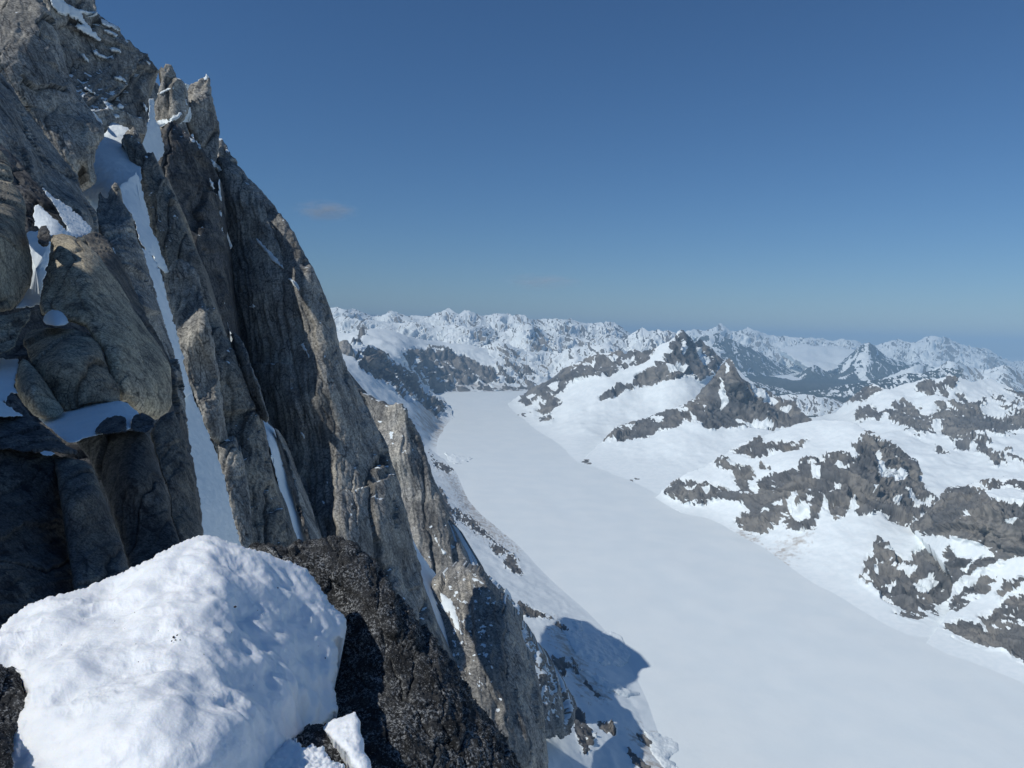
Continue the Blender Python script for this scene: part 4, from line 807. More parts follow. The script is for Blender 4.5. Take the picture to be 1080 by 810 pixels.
rock('boulder', 'big tan rounded boulder with a dark streaked right flank', [(52, 252), (56, 248), (66, 247), (75, 249), (85, 254), (94, 260), (103, 268), (112, 280), (120, 291), (127, 301), (134, 313), (142, 328), (150, 340), (158, 352), (165, 360), (171, 369), (177, 379), (180, 388), (181, 400), (180.5, 415), (181, 426), (177, 436), (171, 442), (164, 443), (155, 441), (146, 436), (140, 430), (134, 423), (128, 424), (120, 410), (108, 370), (90, 345), (64, 336), (45, 332), (41, 322), (44, 305), (48, 288), (51, 270)],
     [(56, 249, 23), (94, 260, 23), (127, 301, 22.5), (165, 360, 21.5), (181, 410, 20), (164, 442, 18.5), (90, 290, 20.5), (60, 310, 20), (130, 370, 18.5), (150, 420, 18), (100, 330, 19.2)], 34, 2.4, .9, 3, seed=145, snow=9, cat='boulder', group=GB, darkness=.5, matk=dict(warm=(.50, .43, .305), grey=(.44, .385, .29), stretch=1.6, lean=.3, bump=.18), bulge=(22, None), rough=.3, edge=(.8, 14), step=1.0, fine=.7)
rock('boulder', 'squat tan boulder tucked under the biggest boulder with a snow cap behind', [(24, 360), (28, 352), (38, 347), (52, 346), (66, 346), (80, 347), (92, 350), (101, 356), (107, 366), (109, 378), (114, 390), (122, 399), (126, 406), (127, 418), (126, 424), (117, 425), (106, 424), (95, 425), (84, 430), (70, 434), (58, 430), (40, 400), (28, 372)],
     [(30, 352, 19), (80, 348, 18.5), (107, 368, 18), (126, 415, 17), (60, 420, 15.8), (70, 380, 16.2), (30, 370, 17.2), (100, 420, 16)], 26, 2.4, .0, 1.5, seed=146, snow=9, cat='boulder', group=GB, darkness=.5, matk=NEAR, bulge=(14, None), rough=.3, edge=(.7, 12), step=1.0)
rock('boulder', 'tan wedge shaped stone leaning on the squat boulder', [(15, 405), (17, 394), (20, 384), (24, 378), (30, 381), (38, 390), (46, 400), (54, 412), (61, 424), (67, 434), (60, 440), (48, 442), (36, 438), (26, 428), (18, 416)], [(22, 381, 16), (50, 406, 15.6), (66, 434, 15), (20, 410, 15), (40, 436, 14.4), (36, 410, 14.6)], 26, 1.6, .0, 2, seed=147, snow=9, cat='boulder', group=GB, darkness=.3, matk=NEAR, bulge=(9, None), rough=.45, edge=(.6, 12), step=1.0, cols=False)
rock('boulder', 'dark split block on the left picture edge under the smooth tan boulder', [(-40, 328), (6, 332), (18, 328), (28, 326), (34, 328), (31, 338), (22, 348), (18, 362), (12, 370), (2, 374), (-40, 376)], [(0, 332, 17), (32, 328, 17), (18, 362, 16), (0, 370, 15.5)], 16, 3, .0, 2, seed=148, snow=9, cat='boulder', group=GB, darkness=.7, matk=NEAR, bulge=(8, None), cols=False)
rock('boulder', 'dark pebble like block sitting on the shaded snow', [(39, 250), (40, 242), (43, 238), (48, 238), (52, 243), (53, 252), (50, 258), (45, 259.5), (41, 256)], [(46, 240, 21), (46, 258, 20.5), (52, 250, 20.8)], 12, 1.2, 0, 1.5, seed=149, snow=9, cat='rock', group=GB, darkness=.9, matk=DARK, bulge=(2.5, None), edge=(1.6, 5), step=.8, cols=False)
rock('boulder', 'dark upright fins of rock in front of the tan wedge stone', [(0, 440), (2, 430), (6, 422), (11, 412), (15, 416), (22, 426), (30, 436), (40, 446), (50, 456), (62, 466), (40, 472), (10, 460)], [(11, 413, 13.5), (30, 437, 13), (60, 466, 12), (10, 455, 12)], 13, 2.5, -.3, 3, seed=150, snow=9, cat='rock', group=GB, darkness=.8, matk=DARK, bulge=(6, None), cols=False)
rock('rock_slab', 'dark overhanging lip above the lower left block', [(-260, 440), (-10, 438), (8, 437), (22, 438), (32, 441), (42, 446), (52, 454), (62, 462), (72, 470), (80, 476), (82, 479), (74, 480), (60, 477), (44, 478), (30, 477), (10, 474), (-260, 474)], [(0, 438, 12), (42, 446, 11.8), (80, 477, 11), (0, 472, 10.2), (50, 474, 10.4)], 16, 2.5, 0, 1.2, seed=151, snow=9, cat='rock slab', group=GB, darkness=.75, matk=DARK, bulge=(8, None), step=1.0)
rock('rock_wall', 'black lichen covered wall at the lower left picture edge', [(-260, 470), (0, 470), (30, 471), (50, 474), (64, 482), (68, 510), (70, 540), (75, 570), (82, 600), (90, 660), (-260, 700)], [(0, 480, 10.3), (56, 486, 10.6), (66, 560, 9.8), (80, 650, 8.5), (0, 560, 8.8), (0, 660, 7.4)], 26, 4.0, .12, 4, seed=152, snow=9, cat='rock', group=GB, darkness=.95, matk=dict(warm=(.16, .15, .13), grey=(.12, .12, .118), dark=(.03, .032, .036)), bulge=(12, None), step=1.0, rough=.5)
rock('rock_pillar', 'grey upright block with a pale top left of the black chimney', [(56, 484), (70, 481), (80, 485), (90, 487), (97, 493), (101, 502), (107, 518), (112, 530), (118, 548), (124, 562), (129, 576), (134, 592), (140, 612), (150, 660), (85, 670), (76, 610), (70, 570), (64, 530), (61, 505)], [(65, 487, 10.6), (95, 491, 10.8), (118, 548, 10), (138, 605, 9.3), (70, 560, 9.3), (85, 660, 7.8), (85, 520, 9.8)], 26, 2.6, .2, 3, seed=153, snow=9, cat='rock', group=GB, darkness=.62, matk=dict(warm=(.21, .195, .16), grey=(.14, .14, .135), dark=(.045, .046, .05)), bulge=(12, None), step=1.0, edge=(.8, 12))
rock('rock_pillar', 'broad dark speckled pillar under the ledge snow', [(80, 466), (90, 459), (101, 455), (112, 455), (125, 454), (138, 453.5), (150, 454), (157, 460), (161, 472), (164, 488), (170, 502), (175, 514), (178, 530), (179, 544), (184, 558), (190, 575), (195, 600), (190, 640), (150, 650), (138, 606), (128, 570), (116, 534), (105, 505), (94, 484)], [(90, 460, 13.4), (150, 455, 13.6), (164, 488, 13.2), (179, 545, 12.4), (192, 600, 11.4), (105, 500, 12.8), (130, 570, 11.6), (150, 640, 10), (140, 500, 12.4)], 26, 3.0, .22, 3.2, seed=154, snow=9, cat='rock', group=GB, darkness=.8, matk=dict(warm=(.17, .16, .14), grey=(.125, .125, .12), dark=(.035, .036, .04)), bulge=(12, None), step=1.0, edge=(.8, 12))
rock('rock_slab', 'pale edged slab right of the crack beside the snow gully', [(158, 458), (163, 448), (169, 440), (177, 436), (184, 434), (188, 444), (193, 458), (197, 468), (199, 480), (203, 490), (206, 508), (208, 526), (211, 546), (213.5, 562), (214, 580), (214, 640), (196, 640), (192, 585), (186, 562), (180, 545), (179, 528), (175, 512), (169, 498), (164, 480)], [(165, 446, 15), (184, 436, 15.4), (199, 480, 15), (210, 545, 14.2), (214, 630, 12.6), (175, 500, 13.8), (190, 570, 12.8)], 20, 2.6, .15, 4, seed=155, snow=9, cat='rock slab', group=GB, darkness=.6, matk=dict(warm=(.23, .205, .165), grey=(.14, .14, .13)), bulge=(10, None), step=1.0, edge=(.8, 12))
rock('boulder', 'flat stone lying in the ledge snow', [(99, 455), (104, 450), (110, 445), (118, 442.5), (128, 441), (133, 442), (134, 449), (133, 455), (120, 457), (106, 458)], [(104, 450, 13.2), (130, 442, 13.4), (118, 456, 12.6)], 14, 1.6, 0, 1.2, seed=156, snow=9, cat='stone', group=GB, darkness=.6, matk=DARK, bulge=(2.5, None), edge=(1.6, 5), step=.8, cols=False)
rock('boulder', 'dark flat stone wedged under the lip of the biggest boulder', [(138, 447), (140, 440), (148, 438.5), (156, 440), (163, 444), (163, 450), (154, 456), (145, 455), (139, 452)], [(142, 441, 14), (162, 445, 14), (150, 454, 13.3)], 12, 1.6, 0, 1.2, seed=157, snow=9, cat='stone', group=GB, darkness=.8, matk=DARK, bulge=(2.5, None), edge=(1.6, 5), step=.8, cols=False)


# ------------------------------------------------------------------ snow gullies and snow on ledges
def snow(label, poly, ctrl=None, on=None, amp=.5, size=14, edge=(1.5, 5), bulge=(5, None), step=.9, name='snow_patch', cat='snow', s=None, group=None, thick=None, seed=2, bump=.3):
    if ctrl:
        D = sum(q[2] for q in ctrl) / len(ctrl)
    else:
        p = np.array(poly); zz = ZB[np.clip(p[:, 1].astype(int) + 40, 0, 899), np.clip(p[:, 0].astype(int) + 60, 0, 1199)]; D = float(np.median(zz[zz < 1e8])); on = on or (5, 1.5)
    m = D / F
    o = relief(name, poly, ctrl, snow_mat(round(m * 12, 2), bump), step=step, edge=edge, bulge=(bulge[0], bulge[1] if bulge[1] is not None else bulge[0] * m * .8), on=on if not ctrl else None, thick=thick or 6 * m, **snow_surf(amp, size, seed))
    return tag(o, label, cat, group)


SG = 'snow gullies of the great wall'
snow('broad shaded snow basin high between spire and upper wall', [(119, 128), (125, 131), (131, 133), (140, 138), (146, 145), (148, 160), (150, 185), (148, 200), (140, 215), (128, 220), (115, 215), (104, 226), (96, 216), (86, 206), (80, 186), (82, 170), (95, 150), (108, 142)],
     [(125, 131, 262), (140, 140, 258), (85, 180, 215), (95, 212, 196), (145, 185, 215), (130, 212, 180), (115, 165, 225)], name='snow_gully', cat='snow gully', group=SG, amp=.7)
snow('bright sunlit strip of snow falling from the basin beside the spire', [(124, 200), (128, 195), (133, 191), (139, 185), (143, 181), (147, 190), (150, 203), (153, 212), (157, 224), (159, 240), (166, 256), (170, 268), (177, 284), (175, 292), (170, 284), (166, 280), (162, 270), (156, 268), (148, 255), (142, 235), (134, 222), (127, 212)],
     [(128, 196, 178), (143, 182, 200), (157, 230, 190), (174, 284, 178), (135, 222, 165), (155, 266, 158)], name='snow_gully', cat='snow gully', group=SG, amp=.6)
snow('narrow shaded thread of snow linking strip and lower gully', [(150, 262), (158, 266), (164, 276), (170, 290), (174, 306), (177, 318), (182, 334), (187, 352), (192, 374), (197, 396), (202, 414), (196, 420), (188, 396), (182, 370), (172, 340), (164, 312), (156, 288)],
     [(155, 266, 158), (172, 300, 160), (182, 340, 156), (198, 405, 150), (165, 310, 148), (186, 390, 142)], name='snow_gully', cat='snow gully', group=SG, amp=.4)
snow('long wide shaded snow gully left of the sunlit rib', [(188, 388), (193, 394), (198, 404), (203, 416), (209, 430), (215, 445), (221, 460), (228, 477), (234, 495), (239, 515), (245, 542), (252, 566), (262, 600), (290, 760), (320, 950), (220, 950), (200, 650), (190, 560), (190, 470), (186, 420)],
     [(193, 394, 160), (215, 445, 158), (234, 495, 154), (258, 590, 146), (196, 470, 130), (206, 540, 112), (210, 610, 98), (310, 930, 108), (230, 930, 88)], name='snow_gully', cat='snow gully', group=SG, amp=.5)
snow('second thinner snow strip right of the sunlit rib', [(270, 436), (275, 438), (283, 446), (289, 453), (292, 468), (296, 484), (302, 502), (308, 520), (314, 540), (324, 568), (330, 590), (362, 700), (395, 830), (365, 830), (330, 690), (314, 590), (308, 560), (298, 528), (290, 494), (284, 470), (278, 452)],
     [(273, 438, 262), (290, 462, 250), (308, 520, 238), (326, 580, 222), (282, 462, 236), (300, 530, 216), (385, 810, 200), (360, 810, 190)], name='snow_gully', cat='snow gully', group=SG, amp=.4)
snow('steep snow gully between the main pillar and the lower pillar', [(420, 544), (426, 552), (432, 562), (439, 575), (446, 588), (453, 598), (459, 605), (463, 612), (464, 622), (467, 632), (471, 645), (474, 668), (480, 692), (483, 710), (476, 712), (466, 688), (452, 656), (440, 620), (430, 585)],
     [(426, 552, 1000), (459, 606, 850), (480, 705, 640), (445, 620, 700), (466, 680, 630), (472, 650, 740)], name='snow_gully', cat='snow gully', group=SG, amp=.4, edge=(1.0, 7))
for lab, pl in (('small snow streak on the cliff beside the steep gully', [(457, 562), (460, 566), (466, 576), (471, 584), (468, 586), (461, 576)]),
                ('hooked snow streak hanging down the face of the lower pillar', [(464, 624), (470, 629), (476, 633), (481, 642), (485, 655), (490, 669), (485, 671), (478, 658), (472, 648), (465, 640)])):
    snow(lab, pl, on=(7, 2.0), group='snow patches on the wall', step=.8)
snow('shaded upper thread of snow left of the blocky tower', [(157, 104), (161, 104), (163, 116), (164, 128), (170, 138), (174, 160), (166, 172), (148, 170), (142, 150), (153, 138), (157, 124)], [(159, 106, 400), (164, 130, 385), (168, 160, 372), (148, 160, 330)], name='snow_gully', cat='snow gully', group=SG)
SP = 'snow patches on the wall'
for lab, pl in (
    ('bright snow ledge under the two towers', [(162, 133), (165, 128.5), (173, 126), (181, 123.5), (187, 120), (194, 116), (201, 112.5), (201.5, 122), (201, 129), (196, 126), (194, 124), (192, 130), (189, 128), (183, 127), (175, 131), (168, 132), (163, 136)]),
    ('thin snow trickle between the two towers', [(185, 80.5), (189, 84), (194, 88), (201, 89.5), (200, 92), (197, 94), (196.5, 103), (198, 111), (195.5, 111), (194.5, 97), (191, 90)]),
    ('slanting snow streak across the blocky tower', [(166, 99), (172, 95), (182, 91), (183, 93.5), (175, 97), (167, 101)]),
    ('snow wedge at the foot of the snow tipped tower', [(199, 145), (203, 141), (206, 147), (212, 153.5), (211, 157), (206, 153), (201, 148)]),
    ('tiny snow cap on the summit of the tower', [(209, 84.5), (213, 82.5), (216, 81), (218, 78.8), (220.5, 81), (219, 83.5), (214, 84.5), (210, 86)]),
    ('big snow field on top of the upper wall', [(52, -2), (58, -5), (66, -1), (72, 4), (80, 9), (92, 11.5), (103, 12.5), (103, 15), (95, 14.5), (86, 13), (88, 20), (94, 28), (101, 35), (108, 41), (105, 43.5), (96, 38), (86, 33), (79, 28), (82, 26), (88, 25.5), (80, 20), (72, 15), (64, 15), (56, 8)]),
    ('snow ribbon below the top of the left skyline', [(106, 19), (112, 22), (118, 25), (126, 30), (127, 32.5), (119, 29), (113, 28), (108, 25)]),
    ('short white streak under the snow ribbon', [(109, 30), (116, 32), (124, 36.5), (123, 38.5), (115, 35), (109, 32)]),
    ('snow cap on the tan block of the upper wall', [(116, 51), (121, 49.5), (126, 52), (127.5, 55), (122, 54), (117, 53)]),
    ('snow in the notch left of the capped block', [(86, 56), (89, 56), (94, 63), (93, 65.5), (88, 62)]),
    ('small bent snow streak on the upper wall blocks', [(97, 52.5), (101, 53), (106, 58), (113, 60), (112, 61.5), (105, 60), (99, 56)]),
    ('snow cap under the tall tan block', [(121, 81), (127, 79.5), (131, 82), (133, 86), (129, 85), (123, 83)]),
    ('white nick high on the corner slab', [(23, 12), (28, 10), (29.5, 15), (26, 17)]),
    ('thin snow line along the edge of the corner slab', [(88, 90), (92, 92), (98, 97), (100, 99), (95, 98), (89, 93)]),
    ('lower thin snow line on the upper wall', [(97, 117), (100, 119), (105, 125), (109, 130), (107, 130.5), (101, 124)]),
    ('small snow shelf in the dark recess of the upper wall', [(123, 111), (127, 110), (131, 112), (130, 114.5), (125, 114)]),
    ('second small snow shelf in the dark recess', [(119, 121), (123, 120), (126, 123), (122, 124.5)]),
    ('grey snow shelf at the mouth of the dark recess', [(109, 107), (114, 107), (120, 112), (118, 117), (113, 114)]),
    ('snow sliver left of the upper thread of snow', [(151, 108), (154, 110), (155.5, 116), (153.5, 118)]),
    ('snow nick on the crest above the notch', [(154, 64), (158, 66), (158, 68.5), (155, 67)]),
    ('snow wedge below the notch rock', [(222, 168), (226, 170), (231, 174), (234, 180), (231, 182), (226, 176)]),
    ('long diagonal snow streak on the sunlit main pillar', [(268, 249.5), (272, 252), (281, 261.5), (290, 270), (297, 279), (299.5, 283.5), (295, 281), (288, 276), (280, 266), (272, 257)]),
    ('lower end of the diagonal streak on the main pillar', [(303, 293), (306, 293), (312, 298), (317, 304), (315, 306), (309, 301)]),
    ('snow fleck at the skyline edge of the main pillar', [(334, 340), (339, 338), (344, 341), (343, 344), (338, 343)]),
    ('upright snow sliver low on the edge of the main pillar', [(338.5, 363), (341, 368), (345, 376), (347.5, 380), (343, 380), (340, 378)]),
    ('snow cap on the ledge of the front pillar', [(230.5, 462.5), (233, 460.5), (239, 461), (244.5, 464), (245.5, 466.5), (240, 465), (233, 465)]),
    ('small snow triangle in the shade of the main pillar', [(263, 323), (267, 320.5), (269.5, 324), (265, 325.5)]),
    ('thin snow arc on the shaded main pillar', [(314, 454), (318, 455), (323, 461), (324, 466), (321, 464)]),
    ('snow sliver in the shade near the arc', [(317, 363), (320, 362), (326, 374), (326, 377), (322, 371)]),
    ('snow thread in the dark cleft left of the main pillar', [(231, 188), (233, 196), (233.5, 220), (235, 244), (240, 257), (246, 260), (243, 262), (236, 256), (232, 240), (231, 215)]),
    ('snow sliver on the black rib', [(221, 188), (224, 190), (227, 199), (225, 201), (222, 196)]),
    ('upright snow sliver lower on the black rib', [(222, 217), (225, 220), (225, 236), (223, 236)]),
    ('thread of snow at the left foot of the main pillar', [(236, 318), (239, 330), (241, 345), (247, 362), (250, 372), (247, 372), (240, 352), (236.5, 335)]),
    ('small bright snow bank behind the split spire', [(119, 262), (121, 254), (124, 250), (126, 257), (124.5, 268), (121, 268)]),
    ('tiny rock framed snow scrap beside the bright strip', [(171, 279), (174, 280), (178, 287), (175, 288)]),
):
    snow(lab, pl, on=(4, 2.2), edge=(1.2, 4), bulge=(3, None), step=.8, group=SP, amp=.5, size=9)
snow('upper pointed snow wedge beside the diagonal slab', [(43, 196.5), (50, 202), (58, 208), (68, 215), (80, 224), (90, 233), (97, 242), (93, 247), (86, 250), (76, 250), (70, 246), (72, 241), (64, 228), (54, 212)], [(43, 197, 54), (97, 242, 52), (75, 250, 40), (60, 222, 48)], step=.9, group=SP)
snow('lower pointed snow wedge beside the black pebble block', [(36, 219), (40, 216), (46, 221), (56, 229), (66, 239), (75, 247), (72, 250), (62, 250), (53, 251), (48, 246), (42, 240), (37, 238), (35, 228)], [(40, 217, 42), (74, 248, 36), (36, 236, 34), (52, 250, 28)], step=.9, group=SP)
snow('blue shaded snow tongue between the smooth and the biggest boulder', [(26, 250), (30, 244), (38, 243), (46, 246), (54, 250), (53, 262), (51, 276), (47, 292), (44, 306), (42, 320), (30, 324), (16, 326), (22, 314), (32, 300), (34, 286), (32, 266)], [(34, 246, 27), (53, 252, 27), (48, 290, 24.5), (40, 320, 21), (20, 324, 19.5), (32, 270, 25)], step=.9, group=SP)
snow('white snow cap resting on the squat boulder', [(45, 338), (47, 333), (51, 329), (55, 326.5), (61, 327), (67, 331), (71, 336), (72.5, 340), (68, 343), (58, 343.5), (48, 342)], [(58, 328, 19), (46, 340, 18.4), (71, 340, 18.4), (58, 342, 17.9)], step=.8, bulge=(7, None), group=SP, edge=(.3, 6))
snow('shaded snow pocket at the left picture edge under the dark split block', [(-30, 376), (5, 378), (20, 379), (20, 388), (17, 396), (15, 405), (19, 415), (12, 414), (8, 424), (-30, 426)], [(0, 378, 16.6), (20, 382, 16.4), (0, 422, 13.8), (16, 408, 14.8)], step=.9, group=SP)
snow('lower snow pocket at the left picture edge on the dark lip', [(-30, 418), (0, 422), (6, 426), (14, 432), (23, 438.5), (10, 439), (-30, 442)], [(0, 423, 12.6), (22, 438, 12.0), (0, 440, 11.2)], step=.9, group=SP)
snow('pale ledge snow lying under the biggest boulder', [(40, 441), (50, 440), (62, 434), (74, 429), (86, 425.5), (100, 423), (116, 422), (128, 422), (134, 425), (141, 431), (148, 437.5), (141, 440), (138.5, 446), (138, 452), (133, 454), (118, 456), (104, 458), (96, 460), (88, 462), (80, 467), (72, 468), (62, 460), (52, 451)], [(45, 441, 15.2), (86, 426, 16.6), (130, 423, 17), (147, 437, 15.6), (135, 452, 13.2), (100, 457, 12.9), (72, 466, 12.2), (95, 440, 14.6)], step=.9, bulge=(7, None), group=SP, edge=(.4, 10), amp=.8, size=20)
snow('little snow scrap under the dark overhanging lip', [(42, 477.5), (46, 475.5), (53, 476), (58, 478.5), (54, 480.5), (45, 480)], [(42, 478, 9.8), (57, 479, 9.8), (50, 480, 9.6)], step=.7, group=SP, edge=(.3, 5))

# ------------------------------------------------------------------ the ledge in the foreground
def mound_surf(P, Nn, ctx):
    m = ctx['m']; X, Y = ctx['X'], ctx['Y']
    Q = P / m
    rot = np.stack([Q[..., 0] * .8 + Q[..., 1] * .6, -Q[..., 0] * .6 + Q[..., 1] * .8, Q[..., 2]], -1)
    cups = ridged(rot * [1 / 16., 1 / 44., 1 / 26.], 3, 5, .5)
    f1, f2, t1, t2, t3, da, db = worley(rot[..., 0] / 15 + .5 * fbm(Q / 30, 3, 1), rot[..., 1] / 26 + .5 * fbm(Q / 30, 3, 2), 4)
    d = 12 * fbm(Q / 80, 3, 7) + 1.2 * fbm(Q / 24, 3, 8) + .9 * (cups - 1) * sm(-.2, .5, fbm(Q / 60, 2, 33)) + .4 * (f1 - .45) + .3 * fbm(Q / 6, 3, 9) * sm(-.3, .4, fbm(Q / 40, 2, 35)) + .10 * fbm(Q / 2.2, 2, 10)
    # broken, trodden hollow in the lower middle and a soft edge along the right
    d = d * sm(0, 10, ctx['s'])
    for cx, cy, rx, ry, a in ((272, 700, 34, 20, 8), (250, 672, 20, 16, 5), (300, 728, 20, 12, 4), (150, 760, 60, 40, 6), (205, 720, 30, 18, -5), (190, 668, 26, 16, 4), (60, 690, 40, 20, 4), (262, 640, 12, 40, -5), (240, 605, 20, 14, -3), (210, 742, 40, 10, -6), (225, 790, 26, 24, 5)):
        d = d + a * np.exp(-((X - cx) / rx) ** 2 - ((Y - cy) / ry) ** 2)
    return d * m, {}


def dirty(P, Nn, ctx):
    X, Y = ctx['X'], ctx['Y']
    return {}


MS, nt, b = nodes('mound_snow')
iso = coords(nt, .012); isoB = coords(nt, .09)
n1 = noise(nt, isoB, .8, 5); n2 = noise(nt, iso, 1.0, 4, .7); n3 = noise(nt, isoB, 3.2, 3)
c = mixc(nt, ramp(nt, n1, .35, .65), (.82, .855, .885), (.88, .90, .915))
L(nt, c, b.inputs['Base Color']); b.inputs['Roughness'].default_value = .5; b.inputs['Specular IOR Level'].default_value = .35
b.inputs['Subsurface Weight'].default_value = .35; b.inputs['Subsurface Radius'].default_value = (.05, .06, .08); b.inputs['Subsurface Scale'].default_value = .6
h = math_(nt, 'ADD', math_(nt, 'MULTIPLY', n2, .28), math_(nt, 'ADD', n1, math_(nt, 'MULTIPLY', n3, .5)))
bp = N(nt, 'ShaderNodeBump', Strength=.22, Distance=.03); L(nt, h, bp.inputs['Height']); L(nt, bp.outputs[0], b.inputs['Normal'])

MOUND = [(-240, 700), (0, 664), (10, 652), (25, 640), (38, 634), (50, 630), (66, 626), (80, 623), (95, 617), (107, 612), (120, 607), (133, 602), (146, 596), (157, 590), (169, 583), (180, 577), (190, 572), (200, 568), (209, 565), (217, 564), (226, 566), (233, 568), (245, 573), (260, 577), (270, 579), (280, 582), (290, 586), (300, 590), (312, 594), (323, 600), (329, 606), (333, 613), (338, 620), (343, 627), (348, 635), (353, 640), (359, 646), (364, 652), (366, 660), (364, 668), (361, 673),
         (356, 673), (353, 676), (355, 684), (356, 692), (354, 700), (355, 706), (352, 717), (353, 726), (353, 735), (355, 743), (357.5, 750), (356, 754), (352, 753), (349, 758), (343, 762), (335, 766), (327, 770), (318, 777), (306, 786), (296, 797), (296, 850), (0, 850), (6, 804), (9, 790), (12, 778), (15, 767), (21, 753), (27, 742), (28, 730), (25, 717), (20, 711), (13, 708), (4, 710), (-60, 718), (-240, 745)]
o = relief('snow_mound', MOUND, [(217, 564, 4.35), (110, 612, 4.05), (20, 645, 3.7), (0, 700, 3.15), (-40, 700, 3.1), (100, 700, 3.0), (224, 640, 3.5), (228, 710, 3.0), (235, 800, 2.5), (100, 800, 2.4), (10, 800, 2.5), (300, 592, 4.5), (345, 635, 4.5), (362, 660, 4.45), (353, 735, 4.05), (325, 770, 3.62), (290, 680, 3.8), (290, 770, 3.05), (270, 820, 2.7), (150, 620, 3.75), (60, 650, 3.5)],
           MS, step=.9, edge=(1.9, 8), bulge=(8, .06), surf=mound_surf, thick=.35, drop=2.2, c=30)
tag(o, 'big lumpy white snow mound capping the ledge at the bottom left', 'snow mound')
mound = o

LM, nt, b = nodes('lichen_rock')
iso = coords(nt, .015)
n1 = noise(nt, iso, .10, 4, .6); n2 = noise(nt, iso, .8, 6, .74); n3 = noise(nt, iso, 1.6, 4, .7); n4 = noise(nt, iso, .12, 6, .68)
c = mixc(nt, ramp(nt, n1, .4, .62), (.019, .02, .021), (.048, .049, .05))
vo = N(nt, 'ShaderNodeTexVoronoi', Scale=1.0, Randomness=1.0); L(nt, iso, vo.inputs['Vector'])
sp_ = math_(nt, 'MULTIPLY', ramp(nt, n2, .48, .57), ramp(nt, n4, .38, .62))
c = mixc(nt, sp_, c, mixc(nt, ramp(nt, n3, .4, .62), (.135, .138, .138), (.48, .49, .49)))
sp2 = math_(nt, 'MULTIPLY', ramp(nt, n3, .60, .66), ramp(nt, n2, .44, .56))
c = mixc(nt, sp2, c, (.46, .45, .43))
L(nt, c, b.inputs['Base Color']); b.inputs['Roughness'].default_value = .85; b.inputs['Specular IOR Level'].default_value = .25
h = math_(nt, 'ADD', n2, math_(nt, 'MULTIPLY', n3, .45))
bp = N(nt, 'ShaderNodeBump', Strength=.9, Distance=.02); L(nt, h, bp.inputs['Height']); L(nt, bp.outputs[0], b.inputs['Normal'])


def lichen_surf(P, Nn, ctx):
    m = ctx['m']; Q = P / m
    f1, f2, t1, t2, t3, da, db = worley(Q[..., 0] / 16 + Q[..., 1] / 40 + .4 * fbm(Q / 20, 3, 2), Q[..., 2] / 11, 14)
    e1, e2, s1, s2, s3, ea, eb = worley(Q[..., 0] / 46 + Q[..., 1] / 90 + .25 * fbm(Q / 40, 3, 3), Q[..., 2] / 34, 41)
    d = 7 * fbm(Q / 90, 3, 17) + 2.5 * fbm(Q / 30, 3, 18) + 7 * (s1 * .8 + s2 * 1.7 * ea + s3 * 1.4 * eb) - 4 * np.exp(-(e2 - e1) / .05) + 2.6 * (t1 + 1.5 * t2 * da + t3 * db) + 1.5 * fbm(Q / 7, 4, 19, .65) + .9 * ridged(Q / 9, 3, 21)
    return d * m, {}


BOUL = [(255, 590), (269, 577), (278, 574), (288, 571.5), (304, 571), (320, 570), (330, 568.5), (340, 568), (352, 568.5), (362, 571), (371, 574), (378, 579), (387, 585), (394, 591), (401, 598), (407, 605), (413, 611), (418, 618), (426, 629), (433, 640), (441, 651), (449, 662), (457, 674), (465, 685), (473, 696), (481, 707), (489, 720), (497, 733), (506, 746), (516, 759), (526, 770), (535, 782), (543, 797), (549, 812), (556, 835), (556, 860), (300, 860), (300, 780), (290, 680)]
o = relief('lichen_boulder', BOUL, [(270, 577, 5.0), (340, 568, 5.2), (394, 592, 5.1), (449, 662, 4.85), (497, 733, 4.6), (548, 812, 4.3), (350, 620, 5.0), (350, 700, 4.75), (410, 700, 4.55), (380, 810, 3.75), (460, 810, 3.95), (320, 820, 3.6), (430, 640, 4.85), (300, 700, 4.9)],
           LM, step=.9, edge=(1.6, 10), bulge=(34, .42), surf=lichen_surf, thick=1.2, drop=1.0, c=30)
tag(o, 'black boulder crusted with grey lichen right of the big snow mound', 'boulder')
o = relief('lichen_boulder', [(-240, 720), (-60, 706), (0, 704), (14, 705), (26, 714), (30, 730), (30, 742), (20, 764), (14, 780), (12, 850), (-240, 900)], [(0, 706, 3.02), (28, 735, 2.95), (0, 800, 2.35), (-40, 760, 2.6)], LM, step=1.0, edge=(1.4, 9), bulge=(10, .08), surf=lichen_surf, thick=.5, drop=1)
tag(o, 'small black wedge of rock showing at the left edge under the snow mound', 'rock')
o = relief('lichen_boulder', [(292, 800), (310, 782), (318, 774), (330, 768), (345, 768), (356, 776), (372, 790), (384, 806), (392, 850), (280, 850)], [(318, 776, 3.42), (350, 772, 3.5), (385, 805, 3.25), (300, 820, 2.85), (350, 830, 2.95)], LM, step=1.0, edge=(1.6, 9), bulge=(8, .06), surf=lichen_surf, thick=.4, drop=1)
tag(o, 'low dark rock peeping out between the mound and the loose snow', 'rock')


def crumb_surf(P, Nn, ctx):
    m = ctx['m']; Q = P / m
    f1, f2, *_ = worley(Q[..., 0] / 7, Q[..., 1] / 9 + Q[..., 2] / 7, 24)
    return (3 * fbm(Q / 25, 3, 27) + 3.4 * (.5 - f1) + 1.0 * fbm(Q / 4, 3, 28)) * m, {}


